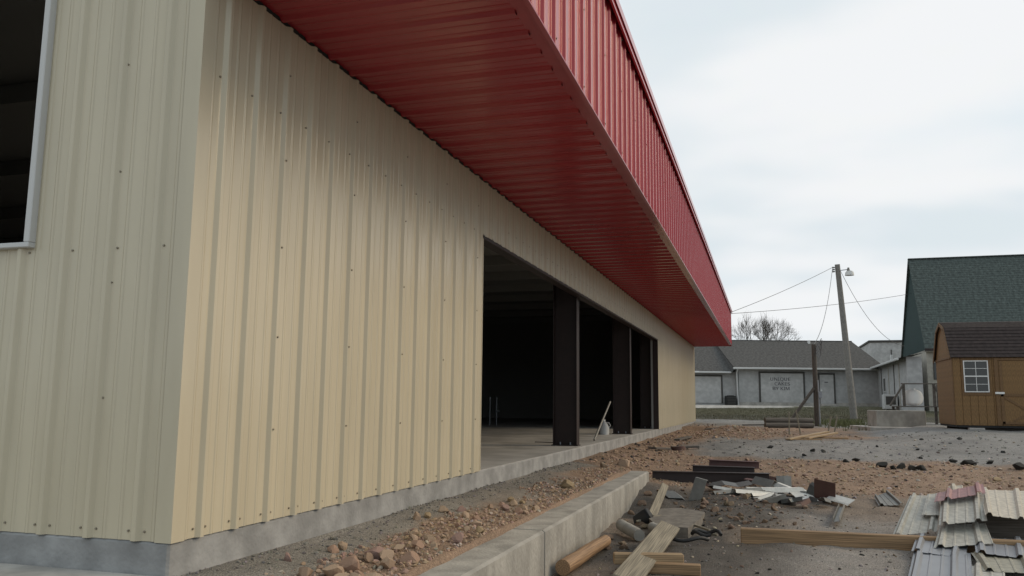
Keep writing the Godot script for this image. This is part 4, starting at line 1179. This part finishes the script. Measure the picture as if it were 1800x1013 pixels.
func make_green_house() -> void:
	var t := thing("green_roof_house", "cream house with very steep green shingle roof behind the shed", "house", Vector3(8.33, 1.3, -53.2))
	# local: gable plane x=0, front eave z=3.6, ridge z=0.1, back eave z=-4.9
	var L := 16.0
	part("wall", bx(Vector3(0.12, -0.3, -4.4), Vector3(L, 3.5, 3.25)), M.cream, t)
	var gb := MB.new()
	var a := Vector3(0.1, 3.25, 3.5); var b := Vector3(0.1, 3.25, -4.8); var c := Vector3(0.1, 8.72, 0.12)
	gb.tri(b, a, c)
	gb.tri(a + Vector3(0.1, 0, 0), b + Vector3(0.1, 0, 0), c + Vector3(0.1, 0, 0))
	gb.quad(b + Vector3(0.1, 0, 0), a + Vector3(0.1, 0, 0), a, b)
	part("gable", gb, M.green, t)
	var rf := part("roof", courses(Vector3(0, 3.3, 3.6), Vector3(L, 3.3, 3.6), Vector3(-0.05, 8.82, 0.12), Vector3(L, 8.82, 0.12), 0.17, 0.008), M.green_roof, t)
	part("rear_slope", courses(Vector3(L, 3.2, -4.9), Vector3(0, 3.2, -4.9), Vector3(L, 8.82, 0.12), Vector3(-0.05, 8.82, 0.12), 0.5), M.green_roof, rf)
	part("ridge_cap", bx(Vector3(-0.05, 8.79, 0.02), Vector3(L, 8.86, 0.22), 0.02), M.green_roof, rf)
	part("fascia_board", bx(Vector3(0.0, 3.16, 3.58), Vector3(L, 3.3, 3.64), 0.01), M.shed_roof, t)
	part("soffit_board", bx(Vector3(0.0, 3.14, 3.26), Vector3(L, 3.158, 3.62)), M.cream, t)
	var wn := part("window", bx(Vector3(0.42, 1.62, 3.251), Vector3(0.75, 2.55, 3.28), 0.005), M.dark_trim, t)
	part("pane", bx(Vector3(0.47, 1.67, 3.281), Vector3(0.70, 2.5, 3.287)), M.glass, wn)
	for x in [1.15, 1.85, 2.6, 3.4]: part("batten", bx(Vector3(x, 0, 3.251), Vector3(x + 0.04, 3.13, 3.275)), M.dark_trim, t)

func make_shed() -> void:
	# local origin: front left corner at the ground; front faces the camera, x to the right
	var t := thing("garden_shed", "brown wooden storage shed with gambrel shingle roof and white window", "shed", Vector3(5.2, 0.80, -26.75))
	var W := 4.6
	var D := 2.44
	var y0 := 0.16
	var E := 2.10
	# floor and skids
	part("floor", bx(Vector3(0.02, 0.10, -D + 0.02), Vector3(W, y0, -0.02)), M.black, t)
	for z in [-0.35, -D + 0.35]:
		part("skid", bx(Vector3(0.15, -0.1, z - 0.06), Vector3(W, 0.099, z + 0.06), 0.01), M.old_wood, t)
	part("core_wall", bx(Vector3(0.02, y0, -D + 0.02), Vector3(W, E + 0.05, -0.02)), M.shed_trim, t)
	# grooved siding boards
	var bm := MB.new(); bm.box(Vector3(0.004, 0, 0), Vector3(0.198, E - y0, 0.018), 0.005)
	var bmesh := bm.mesh()
	var x := 0.0
	while x < W - 0.1:
		part("siding_board", bmesh, M.shed, t, Transform3D(Basis(), Vector3(x, y0, -0.019)))
		x += 0.202
	x = 0.0
	while x < D - 0.1:
		part("siding_board", bmesh, M.shed, t, Transform3D(Basis(Vector3(0, 0, 1), Vector3(0, 1, 0), Vector3(-1, 0, 0)), Vector3(0.019, y0, -D + x)))
		x += 0.202
	# gambrel gable end
	var pr := [Vector2(0.06, E), Vector2(-0.62, 3.02), Vector2(-D / 2, 3.24), Vector2(-D + 0.62, 3.02), Vector2(-D - 0.06, E)]
	for e in [0.0, W - 0.02]:
		var g := MB.new()
		for s in [[e, -1.0], [e + 0.03, 1.0]]:
			for i in range(1, 4):
				var p0 := Vector3(s[0], pr[0].y, pr[0].x - 0.06); var p1 := Vector3(s[0], pr[i].y - 0.03, pr[i].x); var p2 := Vector3(s[0], pr[i + 1].y - 0.03, pr[i + 1].x)
				if s[1] > 0: g.tri(p0, p1, p2)
				else: g.tri(p0, p2, p1)
		part("gable", g, M.shed, t)
	part("gable_trim", bx(Vector3(-0.02, E - 0.02, -D), Vector3(-0.001, E + 0.04, 0.0), 0.004), M.shed_trim, t)
	var rf: Node3D = null
	for i in 4:
		var p: Vector2 = pr[i]; var q: Vector2 = pr[i + 1]
		var lo := p if p.y < q.y else q
		var hi := q if p.y < q.y else p
		var sl := courses(Vector3(-0.06, lo.y, lo.x), Vector3(W + 0.1, lo.y, lo.x), Vector3(-0.06, hi.y, hi.x), Vector3(W + 0.1, hi.y, hi.x), 0.14, 0.014)
		if rf == null: rf = part("roof", sl, M.shed_roof, t)
		else: part("roof_slope", sl, M.shed_roof, rf)
	for i in 4:
		var p: Vector2 = pr[i]; var q: Vector2 = pr[i + 1]
		var a := Vector3(-0.07, p.y, p.x); var b := Vector3(-0.07, q.y, q.x)
		var l := (b - a).length()
		part("rake_trim", bx(Vector3(0, -0.10, -0.012), Vector3(l, -0.005, 0.012)), M.shed_trim, rf, along(a, b))
	# window with white bars
	var wx := 0.27
	var wy := 1.10
	var fr := part("window", bx(Vector3(wx - 0.06, wy - 0.09, 0.0), Vector3(wx + 0.70, wy + 0.97, 0.012), 0.003), M.shed_trim, t)
	part("pane", bx(Vector3(wx + 0.02, wy + 0.02, 0.013), Vector3(wx + 0.62, wy + 0.89, 0.016)), M.glass, fr)
	for s in [[0.0, 0.028, 0.0, 0.91], [0.612, 0.64, 0.0, 0.91], [0.029, 0.611, 0.0, 0.028], [0.029, 0.611, 0.882, 0.91], [0.029, 0.611, 0.44, 0.475]]:
		part("sash", bx(Vector3(wx + s[0], wy + s[2], 0.013), Vector3(wx + s[1], wy + s[3], 0.034), 0.003), M.white, fr)
	for s in [[0.313, 0.327, 0.029, 0.439], [0.313, 0.327, 0.476, 0.881], [0.029, 0.312, 0.225, 0.237], [0.328, 0.611, 0.225, 0.237], [0.029, 0.312, 0.675, 0.687], [0.328, 0.611, 0.675, 0.687]]:
		part("glazing_bar", bx(Vector3(wx + s[0], wy + s[2], 0.0165), Vector3(wx + s[1], wy + s[3], 0.026)), M.white, fr)
	# door with cross braces
	var dx := 1.16
	var dr := part("door", bx(Vector3(dx, y0 + 0.04, 0.0), Vector3(dx + 1.7, E - 0.1, 0.014)), M.shed, t)
	for s in [[-0.1, 0.0, y0, E - 0.02], [1.7, 1.8, y0, E - 0.02], [0.0, 1.7, E - 0.09, E - 0.02], [0.0, 1.7, 0.98, 1.07], [0.02, 0.1, y0 + 0.05, E - 0.1], [0.0, 1.7, y0 + 0.04, y0 + 0.12]]:
		part("door_trim", bx(Vector3(dx + s[0], s[2], 0.0145), Vector3(dx + s[1], s[3], 0.032), 0.004), M.shed_trim, dr)
	for s in [[Vector3(dx + 0.12, 0.96, 0.02), Vector3(dx + 0.82, 0.50, 0.02)], [Vector3(dx + 0.30, 0.30, 0.02), Vector3(dx + 0.95, 0.62, 0.02)]]:
		part("brace_board", bx(Vector3(0, -0.03, -0.006), Vector3((s[1] - s[0]).length(), 0.03, 0.008)), M.shed_trim, dr, along(s[0], s[1]))
	part("latch", bx(Vector3(dx - 0.12, 1.05, 0.033), Vector3(dx + 0.12, 1.11, 0.06), 0.006), M.white, dr)
	part("corner_trim", bx(Vector3(-0.022, y0, -0.06), Vector3(0.0, E, 0.012), 0.004), M.shed_trim, t)
	for q in [[0.5, -0.2], [2.2, -0.2], [3.9, -0.2]]:
		solo("concrete_block", bx(Vector3(-0.2, -0.1, -0.1), Vector3(0.2, 0.09, 0.1), 0.01), M.pad, ["grey concrete block under the left end of the brown shed", "grey concrete block under the brown shed door", "grey concrete block under the right end of the brown shed"][int(q[0] / 1.7)], "block", Transform3D(Basis(), Vector3(5.2 + q[0], 0.80, -26.65 + q[1] * 0.2)), "blocks under the shed")

func make_trough() -> void:
	var t := thing("concrete_trough", "low grey concrete box left of the brown shed", "concrete box", Vector3(3.42, 0.76, -29.6), deg_to_rad(12))
	for s in [[Vector3(0, -0.1, -0.10), Vector3(1.56, 0.58, 0)], [Vector3(0, -0.1, -0.9), Vector3(1.56, 0.58, -0.8)], [Vector3(0, -0.1, -0.799), Vector3(0.10, 0.58, -0.101)], [Vector3(1.46, -0.1, -0.799), Vector3(1.56, 0.58, -0.101)]]:
		part("side", bx(s[0], s[1], 0.015), M.conc_wall, t)
	part("bed", bx(Vector3(0.101, -0.1, -0.798), Vector3(1.459, 0.5, -0.102)), M.conc, t)
	struct("pavement", bx(Vector3(-0.3, -0.2, -1.6), Vector3(2.4, 0.012, 0.75), 0.01), M.pad, Transform3D(Basis(Vector3.UP, deg_to_rad(10)), Vector3(3.3, 0.80, -29.6)))
	# deck behind with railing
	var d := thing("wooden_deck", "dark weathered wooden deck with railing between concrete box and shed", "deck", Vector3(4.5, 0.75, -33.0))
	for k in 8: part("deck_board", bx(Vector3(0, 0.70, -0.16 * k - 0.15), Vector3(1.6, 0.74, -0.16 * k), 0.006), M.old_wood, d)
	for q in [[0.05, -0.08], [1.5, -0.08], [0.05, -1.2], [1.5, -1.2]]:
		part("post", bx(Vector3(q[0] - 0.045, -0.1, q[1] - 0.045), Vector3(q[0] + 0.045, 0.699, q[1] + 0.045)), M.old_wood, d)
	for q in [[0.28, -0.08], [1.28, -0.08], [1.48, -0.5]]:
		part("rail_post", bx(Vector3(q[0] - 0.045, 0.741, q[1] - 0.045), Vector3(q[0] + 0.045, 1.52, q[1] + 0.045)), M.old_wood, d)
	part("handrail", bx(Vector3(0.2, 1.521, -0.13), Vector3(1.55, 1.56, -0.03), 0.006), M.old_wood, d)
	part("stair_rail", bx(Vector3(0, -0.03, -0.03), Vector3(0.95, 0.03, 0.03)), M.old_wood, d, along(Vector3(-0.22, 0.74, 0.1), Vector3(0.28, 1.54, 0.0)))
	part("cross_brace", bx(Vector3(0, -0.03, -0.02), Vector3(0.8, 0.03, 0.02)), M.old_wood, d, along(Vector3(1.28, 1.5, -0.02), Vector3(1.55, 0.78, -0.02)))
	var tk := thing("white_tank", "rounded white plastic tank standing on the weathered deck", "tank", Vector3(5.12, 1.492, -33.45))
	var m := MB.new()
	var pt := []
	var rd := []
	for i in 12:
		var a := i / 11.0 * PI
		pt.append(Vector3(0, 0.30 - 0.29 * cos(a), 0)); rd.append(maxf(0.36 * pow(sin(a), 0.6), 0.03))
	m.tube(pt, rd, 20)
	part("shell", m, M.white, tk)
	var lid := MB.new(); lid.tube([Vector3(0, 0.585, 0), Vector3(0, 0.63, 0)], [0.11, 0.1], 12)
	part("lid", lid, M.white_trim, tk)
	var bk := thing("white_bucket", "small pale bucket on the ground left of the deck", "bucket", Vector3(4.62, 0.72, -32.2))
	var bm := MB.new(); bm.tube([Vector3.ZERO, Vector3(0, 0.36, 0)], [0.13, 0.16], 12)
	part("body", bm, M.white_trim, bk)

func make_grass() -> void:
	var m := MB.new()
	for k in 5:
		var a := TAU * k / 5.0
		var o := Vector3(cos(a), 0, sin(a)) * 0.05
		var s := Vector3(-sin(a), 0, cos(a)) * 0.014
		m.tri(o - s, o + s, o * 2.3 + Vector3(0, 0.13 + 0.04 * (k % 2), 0))
	var mesh := m.mesh()
	var spots := []
	while spots.size() < 9000:
		var z := rng.randf_range(-52.3, -41.0)
		var x := rng.randf_range(-7.0, 7.0)
		var dens := smoothstep(-41.0, -45.0, z) * 0.9 + 0.1
		if rng.randf() > dens: continue
		if x > 6.4 and z > -47: continue
		if (x + 1.81) * sin(deg_to_rad(16.2)) + (z + 56.1) * cos(deg_to_rad(16.2)) < 5.25: continue
		var g := rng.randf()
		var c := Color(0.14, 0.138, 0.082).lerp(Color(0.23, 0.20, 0.14), g)
		if z > -45.0: c = c * 0.75
		var sc := rng.randf_range(0.6, 1.2)
		spots.append([Transform3D(Basis(Vector3.UP, rng.randf() * TAU).scaled(Vector3(sc, sc * 0.45, sc)), on(x, z, -0.01)), c])
	for i in 260:
		var x := 2.9 + rng.randfn() * 0.6
		var z := -36.0 + rng.randfn() * 2.5
		spots.append([Transform3D(Basis(Vector3.UP, rng.randf() * TAU).scaled(Vector3(1.2, 1.3, 1.2)), on(x, z, -0.01)), Color(0.10, 0.11, 0.045)])
	var mm := MultiMesh.new()
	mm.transform_format = MultiMesh.TRANSFORM_3D
	mm.use_colors = true
	mm.mesh = mesh
	mm.instance_count = spots.size()
	for i in spots.size():
		mm.set_instance_transform(i, spots[i][0]); mm.set_instance_color(i, spots[i][1])
	var o := MultiMeshInstance3D.new()
	o.multimesh = mm
	o.material_override = M.grass
	o.name = "grass"
	add_child(o)
	tag(o, "short patchy winter grass on the bank before the grey shop", "grass")
	o.set_meta("kind", "stuff")

func make_sky() -> ImageTexture:
	var w := 1024
	var h := 512
	var im := Image.create(w, h, false, Image.FORMAT_RGB8)
	var f := FastNoiseLite.new()
	f.seed = 21; f.frequency = 0.55; f.fractal_octaves = 5
	var f2 := FastNoiseLite.new()
	f2.seed = 5; f2.frequency = 0.25; f2.fractal_octaves = 3
	var blue := Vector3(0.84, 0.918, 0.96)
	var white := Vector3(0.985, 0.993, 1.0)
	var grey := Vector3(0.90, 0.938, 0.96)
	for j in h:
		var el := (0.5 - (j + 0.5) / h) * PI
		for i in w:
			var az := ((i + 0.5) / w - 0.5) * TAU
			var d := Vector3(sin(az) * cos(el), sin(el), -cos(az) * cos(el))
			var c := Vector3(0.42, 0.40, 0.38)
			if el > -0.03:
				var y := maxf(d.y, 0.0) + 0.16
				var p := Vector3(d.x / y, d.z / y, 0.0)
				var a := f.get_noise_3d(p.x * 1.0, p.y * 1.6, 3.0)
				var b := f2.get_noise_3d(p.x, p.y * 1.4, 17.0)
				c = grey.lerp(white, smoothstep(-0.28, 0.22, a + b * 0.4))
				c = c.lerp(blue, smoothstep(0.08, 0.4, b - a * 0.35) * 0.7)
			im.set_pixel(i, j, Color(c.x, c.y, c.z))
	return ImageTexture.create_from_image(im)

func _ready() -> void:
	rng.seed = 7
	nz.seed = 3; nz.frequency = 0.01; nz.fractal_octaves = 3
	# camera
	var cam := Camera3D.new()
	cam.name = "camera"
	add_child(cam)
	cam.transform = Transform3D(Basis(Vector3(0.9562, 0.00972866, -0.29255286), Vector3(0.03077953, 0.990565, 0.13354254), Vector3(0.29109181, -0.136698, 0.94687867)).orthonormalized(), Vector3(0, 1.5, 0))
	cam.fov = 38.51
	cam.near = 0.05
	cam.far = 2000.0
	cam.current = true
	# sky and exposure
	var env := Environment.new()
	env.background_mode = Environment.BG_SKY
	var sky := Sky.new()
	var pm := PanoramaSkyMaterial.new()
	pm.panorama = make_sky()
	sky.sky_material = pm
	env.sky = sky
	env.tonemap_mode = Environment.TONE_MAPPER_LINEAR
	env.tonemap_exposure = 0.93
	env.sdfgi_enabled = true
	env.ssao_enabled = true
	env.ssil_enabled = true
	var we := WorldEnvironment.new()
	we.name = "world"
	we.environment = env
	add_child(we)
	# veiled sun from the right
	var sun := DirectionalLight3D.new()
	sun.name = "sun"
	sun.light_energy = 0.5
	sun.light_angular_distance = 30.0
	sun.light_color = Color(1.0, 0.89, 0.73)
	sun.shadow_enabled = true
	add_child(sun)
	sun.look_at_from_position(Vector3(9, 5.5, -3.5), Vector3.ZERO)
	make_materials()
	make_ground()
	struct("pavement", bx(Vector3(-14, 0.1, -3.594), Vector3(-2.93, 0.617, -2.2), 0.01), M.pad)
	make_building()
	make_retaining_wall()
	make_shop()
	make_wing()
	make_green_house()
	make_shed()
	make_trough()
	make_poles()
	make_trees()
	make_interior_things()
	make_debris()
	make_rubble()
	make_grass()
